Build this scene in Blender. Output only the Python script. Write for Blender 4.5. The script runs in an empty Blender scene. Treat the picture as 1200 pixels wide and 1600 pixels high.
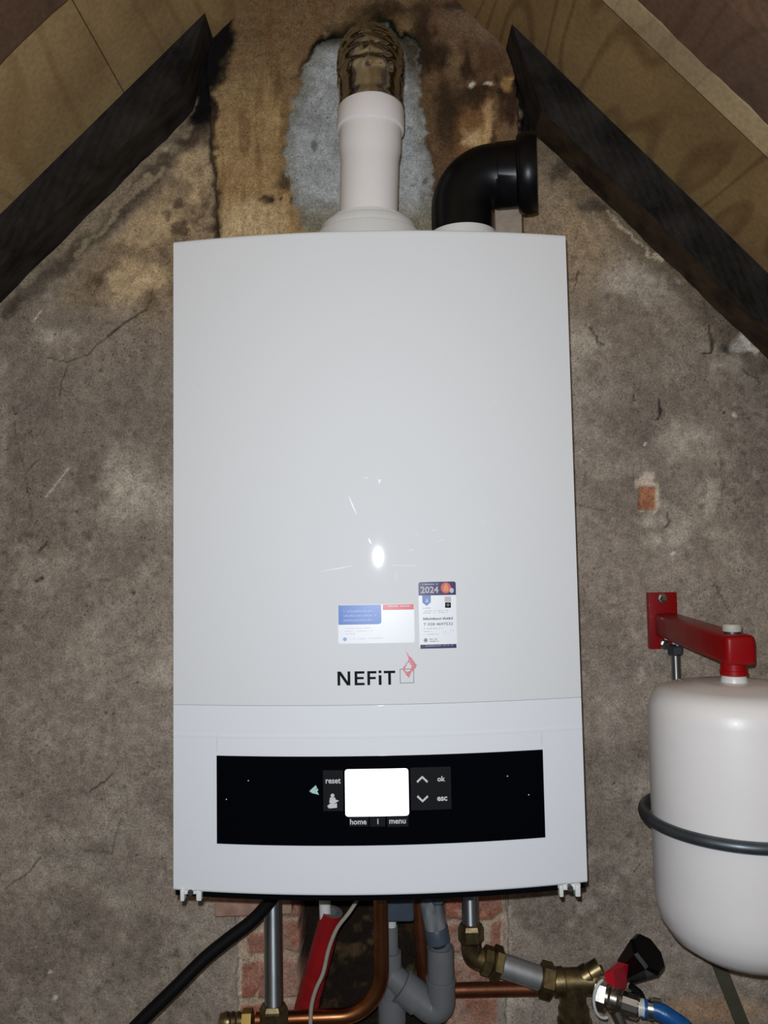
import bpy, bmesh, math, random
import numpy as np
from mathutils import Vector, Matrix, noise as NZ
random.seed(7)
S = bpy.context.scene
COL = S.collection

# ------------------------------------------------------------------ camera
EZ = 1.2                                   # height of the boiler's underside
FPX = 1235.65
CAM = Vector((0.0097, -1.20558, EZ + 0.34943))
yaw, pit, rol = 0.00131, 0.05698, -0.0178
fw = Vector((math.sin(yaw)*math.cos(pit), math.cos(yaw)*math.cos(pit), math.sin(pit)))
r0 = Vector((math.cos(yaw), -math.sin(yaw), 0)); u0 = r0.cross(fw)
rt = r0*math.cos(rol) + u0*math.sin(rol); up = -r0*math.sin(rol) + u0*math.cos(rol)
cd = bpy.data.cameras.new('camera'); cam = bpy.data.objects.new('camera', cd); COL.objects.link(cam)
cd.sensor_fit = 'VERTICAL'; cd.sensor_height = 36; cd.lens = 36*FPX/1600; cd.clip_start = 0.01
cam.matrix_world = Matrix(((rt.x, up.x, -fw.x, CAM.x), (rt.y, up.y, -fw.y, CAM.y), (rt.z, up.z, -fw.z, CAM.z), (0, 0, 0, 1)))
S.camera = cam
# ------------------------------------------------------------------ light
w = bpy.data.worlds.new('world'); S.world = w; w.use_nodes = True
w.node_tree.nodes['Background'].inputs[0].default_value = (0.80, 0.88, 1.0, 1)
w.node_tree.nodes['Background'].inputs[1].default_value = 0.06
ld = bpy.data.lights.new('phone_flash', 'POINT'); ld.energy = 24.3; ld.shadow_soft_size = 0.0035; ld.color = (0.87, 0.932, 1.0)
lo = bpy.data.objects.new('phone_flash', ld); COL.objects.link(lo); lo.location = CAM + rt*(-0.006) + up*0.018
S.view_settings.view_transform = 'Standard'; S.view_settings.look = 'None'
S.view_settings.gamma = 1; S.view_settings.use_curve_mapping = False
S.view_settings.exposure = 0.0

# ------------------------------------------------------------------ helpers
def P(px, py, y):
    """point where the line of sight of a photo pixel meets the vertical plane Y = y"""
    d = fw*FPX + rt*(px-600) + up*(800-py)
    t = (y - CAM.y)/d.y
    return CAM + d*t
def M(px, y=0.0):                           # metres for a pixel length at plane Y = y
    return px*(y-CAM.y)/FPX
def lin(c):
    c = c/255.0
    return c/12.92 if c <= 0.04045 else ((c+0.055)/1.055)**2.4
def RGB(r, g, b, k=1.0): return (min(1, lin(r)*k), min(1, lin(g)*k), min(1, lin(b)*k), 1)

class MB:
    def __init__(s): s.v = []; s.f = []; s.m = []; s.sm = []
    def add(s, vs, fs, mi=0, smooth=True):
        o = len(s.v); s.v += [Vector(v) for v in vs]
        for f in fs: s.f.append([i+o for i in f]); s.m.append(mi); s.sm.append(smooth)
        return s
    def box(s, c, sx, sy, sz, rot=None, mi=0, bev=0.0):
        bm = bmesh.new(); bmesh.ops.create_cube(bm, size=1)
        for v in bm.verts: v.co = Vector((v.co.x*sx, v.co.y*sy, v.co.z*sz))
        if bev > 0: bmesh.ops.bevel(bm, geom=bm.edges[:], offset=bev, segments=3, affect='EDGES', profile=0.5)
        vs = []
        bm.verts.index_update()
        for v in bm.verts:
            p = v.co.copy()
            if rot is not None: p = rot @ p
            vs.append(p + Vector(c))
        s.add(vs, [[v.index for v in f.verts] for f in bm.faces], mi, bev > 0); bm.free(); return s
    def tube(s, pts, rad, seg=24, mi=0, caps=True, smooth=True, sides=None):
        """swept tube; rad a number or a list"""
        pts = [Vector(p) for p in pts]; n = len(pts)
        if not isinstance(rad, (list, tuple)): rad = [rad]*n
        T = []
        for i in range(n):
            a = pts[max(0, i-1)]; b = pts[min(n-1, i+1)]; t = b-a
            T.append(t.normalized() if t.length > 1e-9 else (T[-1] if T else Vector((0, 0, 1))))
        ref = Vector((0, 0, 1)) if abs(T[0].z) < 0.9 else Vector((0, 1, 0))
        N = (ref - T[0]*ref.dot(T[0])).normalized(); vs = []; fs = []
        for i in range(n):
            N = (N - T[i]*N.dot(T[i])).normalized(); B = T[i].cross(N)
            for k in range(seg):
                a = 2*math.pi*k/seg
                vs.append(pts[i] + (N*math.cos(a) + B*math.sin(a))*rad[i])
        for i in range(n-1):
            for k in range(seg):
                k2 = (k+1) % seg
                fs.append([i*seg+k, i*seg+k2, (i+1)*seg+k2, (i+1)*seg+k])
        s.add(vs, fs, mi, smooth)
        if caps:
            o = len(s.v) - len(vs)
            s.f.append([o+k for k in range(seg)][::-1]); s.m.append(mi); s.sm.append(False)
            s.f.append([o+(n-1)*seg+k for k in range(seg)]); s.m.append(mi); s.sm.append(False)
        return s
    def lathe(s, a, b, prof, seg=32, mi=0, caps=True, smooth=True):
        """profile [(t 0..1 along a->b, radius)]; equal t allowed for steps"""
        a = Vector(a); b = Vector(b); T = (b-a).normalized()
        ref = Vector((0, 0, 1)) if abs(T.z) < 0.9 else Vector((0, 1, 0))
        N = (ref - T*ref.dot(T)).normalized(); B = T.cross(N); vs = []; fs = []
        for t, r in prof:
            for k in range(seg):
                an = 2*math.pi*(k+0.5)/seg
                vs.append(a + (b-a)*t + (N*math.cos(an)+B*math.sin(an))*r)
        for i in range(len(prof)-1):
            for k in range(seg):
                k2 = (k+1) % seg
                fs.append([i*seg+k, i*seg+k2, (i+1)*seg+k2, (i+1)*seg+k])
        o = len(s.v); s.add(vs, fs, mi, smooth)
        if caps:
            if prof[0][1] > 1e-5: s.f.append([o+k for k in range(seg)][::-1]); s.m.append(mi); s.sm.append(False)
            if prof[-1][1] > 1e-5: s.f.append([o+(len(prof)-1)*seg+k for k in range(seg)]); s.m.append(mi); s.sm.append(False)
        return s
    def build(s, name, mats, parent=None, origin=None, sharp=35):
        me = bpy.data.meshes.new(name)
        if parent is not None: O = parent['_o']; O = Vector(O)
        else:
            if origin is None:
                xs = [v.x for v in s.v]; ys = [v.y for v in s.v]; zs = [v.z for v in s.v]
                origin = ((min(xs)+max(xs))/2, (min(ys)+max(ys))/2, min(zs))
            O = Vector(origin)
        me.from_pydata([tuple(v-O) for v in s.v], [], s.f); me.update()
        bm = bmesh.new(); bm.from_mesh(me); bmesh.ops.recalc_face_normals(bm, faces=bm.faces[:])
        for e in bm.edges:
            if len(e.link_faces) == 2 and e.calc_face_angle(0) > math.radians(sharp): e.smooth = False
        bm.to_mesh(me); bm.free()
        if not isinstance(mats, (list, tuple)): mats = [mats]
        for m in mats: me.materials.append(m)
        me.polygons.foreach_set('material_index', s.m)
        me.polygons.foreach_set('use_smooth', s.sm)
        o = bpy.data.objects.new(name, me); COL.objects.link(o)
        if parent is not None:
            o.parent = parent; o['_o'] = tuple(O)
        else: o.location = O; o['_o'] = tuple(O)
        return o
def tag(o, label=None, cat=None, group=None, kind=None):
    if label: o['label'] = label
    if cat: o['category'] = cat
    if group: o['group'] = group
    if kind: o['kind'] = kind
    return o
def thing(name, loc, label, cat, group=None):
    o = bpy.data.objects.new(name, None); COL.objects.link(o); o.location = loc; o.empty_display_size = 0.02
    o['_o'] = tuple(loc); return tag(o, label, cat, group)

def smooth_path(pts, n=8):
    """Catmull-Rom through the points"""
    pts = [Vector(p) for p in pts]; Q = [pts[0]*2-pts[1]] + pts + [pts[-1]*2-pts[-2]]; out = []
    for i in range(1, len(Q)-2):
        p0, p1, p2, p3 = Q[i-1:i+3]
        for k in range(n):
            t = k/n
            out.append(0.5*((2*p1) + (p2-p0)*t + (2*p0-5*p1+4*p2-p3)*t*t + (3*p1-p0-3*p2+p3)*t**3))
    out.append(pts[-1]); return out
def bent(pts, r, n=8):
    """polyline with corners rounded to radius r"""
    pts = [Vector(p) for p in pts]; out = [pts[0]]
    for i in range(1, len(pts)-1):
        a, b, c = pts[i-1:i+2]; d1 = (a-b).normalized(); d2 = (c-b).normalized()
        ang = d1.angle(d2); cut = min(r/math.tan(ang/2), (a-b).length*0.49, (c-b).length*0.49) if ang < math.pi-0.01 else 0
        if cut < 1e-5: out.append(b); continue
        rr = cut*math.tan(ang/2); cen = b + (d1+d2).normalized()*(rr/math.sin(ang/2))
        s0 = b+d1*cut-cen; s1 = b+d2*cut-cen; tot = s0.angle(s1)
        for k in range(n+1):
            t = k/n; out.append(cen + (s0*math.sin((1-t)*tot)+s1*math.sin(t*tot))/math.sin(tot))
    out.append(pts[-1]); return out

# ------------------------------------------------------------------ materials
def mat(name, col, rough=0.5, metal=0.0, var=0.0, vscale=30, bump=0.0, bscale=60, coat=0.0, col2=None, emis=None, spec=0.5, stretch=(1, 1, 1)):
    m = bpy.data.materials.new(name); m.use_nodes = True; nt = m.node_tree; b = nt.nodes['Principled BSDF']
    b.inputs['Base Color'].default_value = col; b.inputs['Roughness'].default_value = rough
    b.inputs['Metallic'].default_value = metal; b.inputs['Coat Weight'].default_value = coat
    b.inputs['Coat Roughness'].default_value = 0.045; b.inputs['Specular IOR Level'].default_value = spec
    if emis: b.inputs['Emission Color'].default_value = emis[0]; b.inputs['Emission Strength'].default_value = emis[1]
    tc = nt.nodes.new('ShaderNodeTexCoord'); mp = nt.nodes.new('ShaderNodeMapping'); mp.inputs['Scale'].default_value = stretch
    nt.links.new(tc.outputs['Object'], mp.inputs['Vector'])
    if var > 0 or col2:
        n = nt.nodes.new('ShaderNodeTexNoise'); n.inputs['Scale'].default_value = vscale; n.inputs['Detail'].default_value = 6
        n.inputs['Roughness'].default_value = 0.6
        nt.links.new(mp.outputs[0], n.inputs['Vector'])
        cr = nt.nodes.new('ShaderNodeValToRGB'); cr.color_ramp.elements[0].position = 0.35; cr.color_ramp.elements[1].position = 0.65
        c2 = col2 if col2 else tuple(c*(1-var) for c in col[:3])+(1,)
        cr.color_ramp.elements[0].color = c2; cr.color_ramp.elements[1].color = col
        nt.links.new(n.outputs['Fac'], cr.inputs['Fac']); nt.links.new(cr.outputs['Color'], b.inputs['Base Color'])
        ma = nt.nodes.new('ShaderNodeMapRange'); ma.inputs['To Min'].default_value = min(1, rough*1.25); ma.inputs['To Max'].default_value = rough*0.8
        nt.links.new(n.outputs['Fac'], ma.inputs['Value']); nt.links.new(ma.outputs[0], b.inputs['Roughness'])
    if bump > 0:
        n = nt.nodes.new('ShaderNodeTexNoise'); n.inputs['Scale'].default_value = bscale; n.inputs['Detail'].default_value = 5
        nt.links.new(mp.outputs[0], n.inputs['Vector'])
        bp = nt.nodes.new('ShaderNodeBump'); bp.inputs['Strength'].default_value = bump; bp.inputs['Distance'].default_value = 0.002
        nt.links.new(n.outputs['Fac'], bp.inputs['Height']); nt.links.new(bp.outputs['Normal'], b.inputs['Normal'])
    return m

enamel = mat('white_enamel', (0.715, 0.72, 0.73, 1), 0.62, spec=0.3, bump=0.012, bscale=250, coat=0.28)
enamel_low = mat('white_enamel_flap', (0.755, 0.765, 0.80, 1), 0.62, spec=0.3, bump=0.012, bscale=250, coat=0.28)
white_pl = mat('white_plastic', (0.90, 0.855, 0.84, 1), 0.38, var=0.03, vscale=20)
ring_pl = mat('offwhite_plastic', (0.78, 0.78, 0.77, 1), 0.45, var=0.05, vscale=25)
vessel_m = mat('vessel_enamel', (0.93, 0.895, 0.88, 1), 0.35, coat=0.3, bump=0.03, bscale=90, var=0.03, vscale=14)
black_gl = mat('black_gloss', (0.0012, 0.0014, 0.003, 1), 0.16, spec=0.12)
black_pl = mat('black_plastic', (0.003, 0.0035, 0.005, 1), 0.33, spec=0.25, var=0.3, vscale=15, bump=0.05, bscale=40)
black_mt = mat('black_rubber', (0.004, 0.004, 0.005, 1), 0.6, spec=0.2, bump=0.1, bscale=120)
key_dark = mat('key_field', (0.010, 0.010, 0.011, 1), 0.5, spec=0.1)
screen_m = mat('screen', (0.9, 0.9, 1, 1), 0.3, emis=((0.93, 0.96, 1, 1), 1.6))
backlit = mat('backlit_symbol', (0.5, 0.5, 0.5, 1), 0.5, emis=((0.95, 0.97, 1, 1), 0.08))
backlit_green = mat('backlit_green', (0.3, 0.5, 0.45, 1), 0.5, emis=((0.6, 0.95, 0.85, 1), 0.12))
dark_under = mat('dark_underside', (0.002, 0.002, 0.003, 1), 0.9, spec=0.05)
steel = mat('galvanised_steel', (0.62, 0.64, 0.66, 1), 0.46, 0.8, var=0.35, vscale=45, bump=0.06, bscale=80, stretch=(1, 1, 0.35))
steel_up = mat('drawn_steel', (0.66, 0.70, 0.74, 1), 0.5, 1.0, var=0.3, vscale=45, bump=0.04, bscale=80, stretch=(1, 1, 0.35))
_b = steel_up.node_tree.nodes['Principled BSDF']; _b.inputs['Anisotropic'].default_value = 0.86; _b.inputs['Anisotropic Rotation'].default_value = 0.25
zinc = mat('zinc_bolt', (0.6, 0.6, 0.58, 1), 0.25, 1.0, var=0.3, vscale=100)
darksteel = mat('dark_steel', (0.13, 0.15, 0.17, 1), 0.42, 0.75, var=0.35, vscale=40, bump=0.05)
chrome = mat('mirror_aluminium', (0.56, 0.58, 0.61, 1), 0.11, 1.0, var=0.10, vscale=30, bump=0.35, bscale=110)
nickel = mat('nickel', (0.68, 0.64, 0.58, 1), 0.24, 1.0, var=0.35, vscale=60, bump=0.1, bscale=90)
copper = mat('copper', (0.62, 0.27, 0.12, 1), 0.3, 1.0, var=0.5, vscale=22, bump=0.05, bscale=60, col2=(0.36, 0.12, 0.045, 1))
copper_dk = mat('tarnished_copper', (0.30, 0.105, 0.05, 1), 0.45, 0.85, var=0.5, vscale=25, bump=0.08, bscale=70)
brass = mat('aged_brass', (0.33, 0.25, 0.12, 1), 0.38, 0.9, vscale=55, bump=0.15, bscale=80, col2=(0.10, 0.075, 0.042, 1))
brass_br = mat('bright_brass', (0.72, 0.52, 0.17, 1), 0.25, 1.0, var=0.3, vscale=60)
red_pt = mat('red_paint', (0.34, 0.001, 0.004, 1), 0.4, spec=0.3, coat=0.15, var=0.15, vscale=30, bump=0.04, bscale=60)
red_foam = mat('red_insulation', (0.40, 0.010, 0.013, 1), 0.42, var=0.25, vscale=30, bump=0.15, bscale=40)
red_lv = mat('red_lever_plastic', (0.62, 0.012, 0.03, 1), 0.32, var=0.2, vscale=80)
grey_in = mat('grey_foam', (0.16, 0.15, 0.15, 1), 0.9, bump=0.2)
pvc = mat('grey_pvc', (0.20, 0.205, 0.215, 1), 0.42, var=0.15, vscale=30, bump=0.05, bscale=50)
pvc_blue = mat('blue_grey_plastic', (0.085, 0.11, 0.145, 1), 0.4, var=0.25, vscale=30, bump=0.05)
pvc_streak = mat('streaked_pipe', (0.36, 0.37, 0.36, 1), 0.5, vscale=30, col2=(0.11, 0.13, 0.16, 1), stretch=(2, 2, 0.6), bump=0.1)
beige = mat('beige_wire', (0.45, 0.41, 0.33, 1), 0.5, var=0.2, vscale=60)
blue_h = mat('blue_hose', (0.012, 0.13, 0.42, 1), 0.3, var=0.3, vscale=120, stretch=(1, 1, 1), bump=0.2, bscale=200)
olive = mat('olive_strap', (0.11, 0.105, 0.07, 1), 0.6, var=0.3, vscale=30)
white_txt = mat('white_nylon', (0.75, 0.76, 0.74, 1), 0.35)

def wood(name, c1, c2, c3, sc=1.0, stain=0.4, bump=0.3, rough=0.75):
    """grain along object Y: stretched contour bands over blotches"""
    m = bpy.data.materials.new(name); m.use_nodes = True; nt = m.node_tree; b = nt.nodes['Principled BSDF']; L = nt.links.new
    b.inputs['Roughness'].default_value = rough; b.inputs['Specular IOR Level'].default_value = 0.25
    tc = nt.nodes.new('ShaderNodeTexCoord'); mp = nt.nodes.new('ShaderNodeMapping'); mp.inputs['Scale'].default_value = (4*sc, 0.9*sc, 4*sc)
    L(tc.outputs['Object'], mp.inputs['Vector'])
    n1 = nt.nodes.new('ShaderNodeTexNoise'); n1.inputs['Scale'].default_value = 1.0; n1.inputs['Detail'].default_value = 1.5; L(mp.outputs[0], n1.inputs['Vector'])
    mu = nt.nodes.new('ShaderNodeMath'); mu.operation = 'MULTIPLY'; mu.inputs[1].default_value = 75; L(n1.outputs['Fac'], mu.inputs[0])
    si = nt.nodes.new('ShaderNodeMath'); si.operation = 'SINE'; L(mu.outputs[0], si.inputs[0])
    r1 = nt.nodes.new('ShaderNodeMapRange'); r1.inputs['From Min'].default_value = 0.55; r1.inputs['From Max'].default_value = 1.0; L(si.outputs[0], r1.inputs['Value'])
    n2 = nt.nodes.new('ShaderNodeTexNoise'); n2.inputs['Scale'].default_value = 5; n2.inputs['Detail'].default_value = 7; L(tc.outputs['Object'], n2.inputs['Vector'])
    r2 = nt.nodes.new('ShaderNodeMapRange'); r2.inputs['From Min'].default_value = 0.42; r2.inputs['From Max'].default_value = 0.62; r2.inputs['To Max'].default_value = stain; L(n2.outputs['Fac'], r2.inputs['Value'])
    m1 = nt.nodes.new('ShaderNodeMix'); m1.data_type = 'RGBA'; m1.inputs['A'].default_value = c1; m1.inputs['B'].default_value = c2
    r3 = nt.nodes.new('ShaderNodeMath'); r3.operation = 'MULTIPLY'; L(r1.outputs[0], r3.inputs[0]); L(n2.outputs['Fac'], r3.inputs[1])
    L(r3.outputs[0], m1.inputs['Factor'])
    m2 = nt.nodes.new('ShaderNodeMix'); m2.data_type = 'RGBA'; m2.inputs['B'].default_value = c3; L(m1.outputs['Result'], m2.inputs['A']); L(r2.outputs[0], m2.inputs['Factor'])
    n3 = nt.nodes.new('ShaderNodeTexNoise'); n3.inputs['Scale'].default_value = 160; n3.inputs['Detail'].default_value = 4; L(tc.outputs['Object'], n3.inputs['Vector'])
    m3 = nt.nodes.new('ShaderNodeMix'); m3.data_type = 'RGBA'; m3.blend_type = 'OVERLAY'; m3.inputs['Factor'].default_value = 0.45
    L(m2.outputs['Result'], m3.inputs['A']); L(n3.outputs['Color'], m3.inputs['B'])
    hs = nt.nodes.new('ShaderNodeRGBToBW'); L(n3.outputs['Color'], hs.inputs[0]); L(hs.outputs[0], m3.inputs['B'])
    L(m3.outputs['Result'], b.inputs['Base Color'])
    bp = nt.nodes.new('ShaderNodeBump'); bp.inputs['Strength'].default_value = bump; bp.inputs['Distance'].default_value = 0.003; L(n2.outputs['Fac'], bp.inputs['Height']); L(bp.outputs[0], b.inputs['Normal'])
    return m
ply_l = wood('roof_board_left', (0.46, 0.32, 0.15, 1), (0.30, 0.18, 0.07, 1), (0.27, 0.17, 0.08, 1), 1.0, 0.75)
ply_r = wood('roof_board_right', (0.38, 0.245, 0.105, 1), (0.11, 0.055, 0.02, 1), (0.19, 0.11, 0.045, 1), 1.4, 0.55)
dark_wood = mat('dark_rafter', (0.040, 0.034, 0.030, 1), 0.6, vscale=16, col2=(0.006, 0.005, 0.0045, 1), bump=0.9, bscale=35, spec=0.3, stretch=(1, 2.5, 1))
under_wood = mat('brown_underside', (0.075, 0.050, 0.028, 1), 0.8, vscale=25, col2=(0.022, 0.015, 0.010, 1), bump=0.8, bscale=50, spec=0.2)
purple_wood = wood('brown_rafter', (0.13, 0.078, 0.052, 1), (0.06, 0.038, 0.026, 1), (0.14, 0.075, 0.045, 1), 1.5, 0.6, 0.6, 0.65)
pale_wood = wood('pale_batten', (0.50, 0.37, 0.20, 1), (0.32, 0.22, 0.11, 1), (0.30, 0.22, 0.13, 1), 2.5, 0.6)

# ------------------------------------------------------------------ wall with chimney breast
rng = np.random.RandomState(11)
LAT = rng.rand(12, 256, 256)
def vn(x, z, s, seed):
    g = LAT[seed % 12]; X = x/s + seed*17.31; Z = z/s + seed*5.77
    xi = np.floor(X).astype(int); zi = np.floor(Z).astype(int); fx = X-xi; fz = Z-zi
    fx = fx*fx*(3-2*fx); fz = fz*fz*(3-2*fz); a = xi % 256; b = zi % 256; a1 = (a+1) % 256; b1 = (b+1) % 256
    return (g[a, b]*(1-fx)+g[a1, b]*fx)*(1-fz) + (g[a, b1]*(1-fx)+g[a1, b1]*fx)*fz
def fbm(x, z, s, seed, o=4):
    t = 0; a = 0.5; n = 0
    for i in range(o): t = t + a*vn(x, z, s/2**i, seed+i); n += a; a *= 0.55
    return t/n
def sstep(a, b, x): t = np.clip((x-a)/(b-a), 0, 1); return t*t*(3-2*t)
def segdist(U, V, pts):
    d = np.full(U.shape, 1e9)
    for (x0, y0), (x1, y1) in zip(pts[:-1], pts[1:]):
        dx, dy = x1-x0, y1-y0; t = np.clip(((U-x0)*dx+(V-y0)*dy)/(dx*dx+dy*dy+1e-9), 0, 1)
        d = np.minimum(d, np.hypot(U-x0-t*dx, V-y0-t*dy))
    return d
def polysd(U, V, pts):
    """signed distance, positive inside"""
    d = segdist(U, V, list(pts)+[pts[0]]); ins = np.zeros(U.shape, bool)
    n = len(pts)
    for i in range(n):
        x0, y0 = pts[i]; x1, y1 = pts[(i+1) % n]
        if y0 == y1: continue
        c = ((y0 > V) != (y1 > V)) & (U < (x1-x0)*(V-y0)/(y1-y0)+x0); ins ^= c
    return np.where(ins, d, -d)

gx = np.concatenate([np.linspace(-1.7, -0.72, 40)[:-1], np.arange(-0.72, 0.72, 0.0026), np.linspace(0.724, 1.7, 40)])
gz = np.concatenate([np.linspace(-0.01, 0.80, 40)[:-1], np.arange(0.80, 2.52, 0.0026), np.linspace(2.524, 3.3, 30)])
X, Z = np.meshgrid(gx, gz); dX = X-CAM.x; dY = 0-CAM.y; dZ = Z-CAM.z
dep = dX*fw.x + dY*fw.y + dZ*fw.z
U = 600 + FPX*(dX*rt.x+dY*rt.y+dZ*rt.z)/dep; V = 800 - FPX*(dX*up.x+dY*up.y+dZ*up.z)/dep
Uw = U + (fbm(X, Z, 0.03, 1)-0.5)*26 + (fbm(X, Z, 0.008, 2, 2)-0.5)*10
Vw = V + (fbm(X, Z, 0.03, 5)-0.5)*26 + (fbm(X, Z, 0.008, 6, 2)-0.5)*10
def c3(r, g, b, k=2.75): return np.array([lin(r)*k, lin(g)*k, lin(b)*k])
C = np.zeros(X.shape+(3,)); n0 = fbm(X, Z, 0.22, 0, 5); n1 = fbm(X, Z, 0.05, 3, 5); n2 = fbm(X, Z, 0.012, 7, 3)
def mixc(mask, col):
    global C
    C = C*(1-mask[..., None]) + np.asarray(col)*mask[..., None]
def blot(cx, cy, rx, ry, soft=0.6):
    return 1-sstep(1-soft, 1+soft*0.6, np.hypot((Uw-cx)/rx, (Vw-cy)/ry))
C[:] = c3(108, 98, 88)
mixc(sstep(0.42, 0.62, n0)*0.8, c3(118, 108, 98)); mixc(sstep(0.5, 0.72, 1-n0)*0.6, c3(94, 85, 76))
mixc(sstep(0.55, 0.75, n1)*0.5, c3(130, 121, 110)); mixc(sstep(0.56, 0.75, 1-n1)*0.35, c3(90, 81, 72))
# warm tint high on the wall
mixc(sstep(620, 300, V)*0.55, c3(120, 101, 76))
mixc(sstep(560, 330, V)*sstep(860, 900, U)*sstep(1000, 940, U)*0.4, c3(138, 116, 88))
for b in [(80, 490, 70, 35), (200, 640, 60, 25), (110, 740, 60, 40), (60, 830, 50, 25), (90, 1250, 60, 30), (220, 1455, 55, 22), (140, 1340, 50, 20), (40, 1520, 60, 25), (215, 1520, 30, 14), (1010, 640, 90, 30), (1040, 680, 50, 20), (1120, 960, 40, 40), (985, 1050, 30, 60), (950, 470, 60, 40), (1180, 800, 40, 70), (60, 640, 50, 18)]:
    mixc(blot(*b, soft=0.9)*0.36, c3(82, 73, 66))
for b in [(190, 760, 90, 60), (60, 520, 60, 16), (250, 1060, 16, 40), (1090, 600, 40, 28), (1080, 680, 50, 40), (1150, 760, 60, 50), (1110, 830, 60, 40), (1140, 560, 40, 14), (960, 1398, 28, 8), (1180, 1540, 26, 9), (1030, 810, 26, 10), (1020, 845, 24, 12), (905, 520, 26, 60), (990, 440, 60, 40), (1000, 1420, 8, 8), (900, 1450, 6, 8), (1010, 1060, 6, 14), (230, 1490, 20, 12)]:
    mixc(blot(*b, soft=0.8)*sstep(0.3, 0.6, n1)*0.62, c3(150, 140, 127))
for pts, wd, a in [([(230, 450), (222, 475), (195, 495), (160, 520)], 2.2, .8), ([(160, 520), (130, 548), (95, 560), (65, 553)], 1.6, .6), ([(98, 562), (88, 590), (86, 612)], 1.6, .6), ([(10, 655), (30, 735), (40, 800)], 1.4, .5), ([(30, 735), (50, 715)], 1.6, .6),
                   ([(52, 860), (64, 845)], 2.5, .8), ([(130, 1246), (168, 1217)], 1.8, .8), ([(0, 1395), (30, 1378), (55, 1352)], 1.8, .6), ([(125, 1340), (165, 1345), (180, 1290)], 2.0, .5), ([(230, 1030), (215, 1060)], 1.3, .4), ([(1037, 617), (1038, 640), (1033, 652)], 2.3, .9),
                   ([(926, 505), (940, 530), (950, 535)], 1.8, .8), ([(1115, 500), (1122, 525), (1120, 545), (1110, 545)], 2.6, .85), ([(1052, 800), (1055, 815), (1050, 825)], 2, .7), ([(907, 415), (904, 440)], 1.6, .7), ([(905, 350), (905, 365)], 1.5, .6), ([(1135, 700), (1140, 780)], 1.3, .4), ([(1170, 570), (1200, 590)], 2.2, .6), ([(900, 785), (950, 795)], 1.5, .5),
                   ([(262, 395), (250, 410), (235, 430), (232, 455)], 2.4, .8), ([(150, 420), (205, 340), (240, 300)], 1.5, .4), ([(1120, 905), (1150, 960)], 1.5, .5), ([(996, 612), (999, 622)], 2, .7)]:
    d = segdist(U+(n2-0.5)*9, V+(n1-0.5)*12, pts); mixc((1-sstep(wd*0.3, wd*1.15, d))*a, c3(28, 22, 18))
for (x, y, r) in [(150, 574, 5), (54, 906, 6), (48, 910, 4), (200, 928, 5), (110, 797, 3), (116, 816, 2.5), (103, 738, 3), (152, 693, 3), (160, 1116, 3.5), (170, 1118, 4), (206, 1346, 3), (1122, 916, 4), (1128, 918, 3), (1001, 1373, 3.5), (968, 1232, 3.5), (1060, 1490, 2.5), (77, 517, 4), (245, 480, 3), (1142, 640, 4), (1180, 650, 3), (1110, 760, 2.5), (1128, 722, 2.5), (1112, 838, 2.5), (208, 1070, 3), (247, 1350, 2.5), (170, 1520, 3), (960, 860, 3), (258, 910, 2.5)]:
    mixc((1-sstep(r*0.3, r*0.95, np.hypot(U-x+(n2-.5)*6, V-y+(n1-.5)*6)))*0.85, c3(35, 28, 22))
for (x, y, r) in [(1158, 645, 4), (78, 1571, 5), (70, 1530, 3), (1015, 690, 3), (1060, 865, 3)]:
    mixc((1-sstep(r*0.5, r*1.3, np.hypot(U-x+(n2-.5)*8, V-y)))*0.8, c3(175, 168, 155))
mixc((1-sstep(1, 2.2, segdist(U, V, [(62, 775), (98, 728)])))*0.6, c3(160, 150, 138))
mixc((1-sstep(1, 2.2, segdist(U, V, [(42, 495), (55, 478)])))*0.6, c3(165, 155, 140))
# pits all over
pit = sstep(0.80, 0.9, vn(X, Z, 0.009, 9))*sstep(0.45, 0.6, vn(X, Z, 0.10, 10)); mixc(pit*0.35, c3(50, 42, 36))
# left shoulder under the rafter, crumbly
sh = polysd(Uw, Vw, [(90, 460), (330, 170), (345, 400), (268, 480)])
mixc(sstep(-30, 40, sh)*0.5, c3(112, 92, 66)); mixc(sstep(-10, 20, sh)*sstep(0.5, 0.66, n1)*0.6, c3(160, 138, 105)); mixc(sstep(-10, 20, sh)*sstep(0.52, 0.7, 1-n1)*0.75, c3(60, 46, 33))
mixc(blot(285, 330, 60, 70)*sstep(0.5, 0.6, fbm(X, Z, 0.02, 4))*0.6, c3(48, 36, 26))
mixc(blot(262, 222, 16, 10)*0.8, c3(175, 158, 130)); mixc(blot(280, 240, 22, 12)*0.6, c3(150, 128, 96)); mixc(blot(285, 205, 30, 14)*0.6, c3(75, 50, 38))
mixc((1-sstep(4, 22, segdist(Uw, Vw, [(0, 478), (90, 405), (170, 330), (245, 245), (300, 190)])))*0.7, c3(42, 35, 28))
mixc((1-sstep(3, 7, segdist(Uw+8, Vw+4, [(120, 395), (200, 300), (255, 255)])))*0.5, c3(140, 124, 100))
# right shoulder
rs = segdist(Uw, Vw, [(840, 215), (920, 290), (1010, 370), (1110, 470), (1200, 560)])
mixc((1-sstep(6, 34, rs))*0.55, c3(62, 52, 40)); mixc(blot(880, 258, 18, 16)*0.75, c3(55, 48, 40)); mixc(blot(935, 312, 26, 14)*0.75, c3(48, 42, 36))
mixc((1-sstep(1, 6, segdist(Uw-5, Vw+2, [(1060, 430), (1100, 470), (1150, 510), (1200, 555)])))*sstep(.4,.6,n1)*0.6, c3(185, 175, 160))
mixc((1-sstep(1.5, 4, segdist(Uw, Vw, [(960, 325), (1010, 372), (1040, 400)])))*0.6, c3(170, 155, 130))
mixc(blot(1150, 535, 14, 10)*0.9, c3(40, 34, 34)); mixc(blot(1170, 530, 20, 12)*0.6, c3(170, 162, 150))
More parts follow.
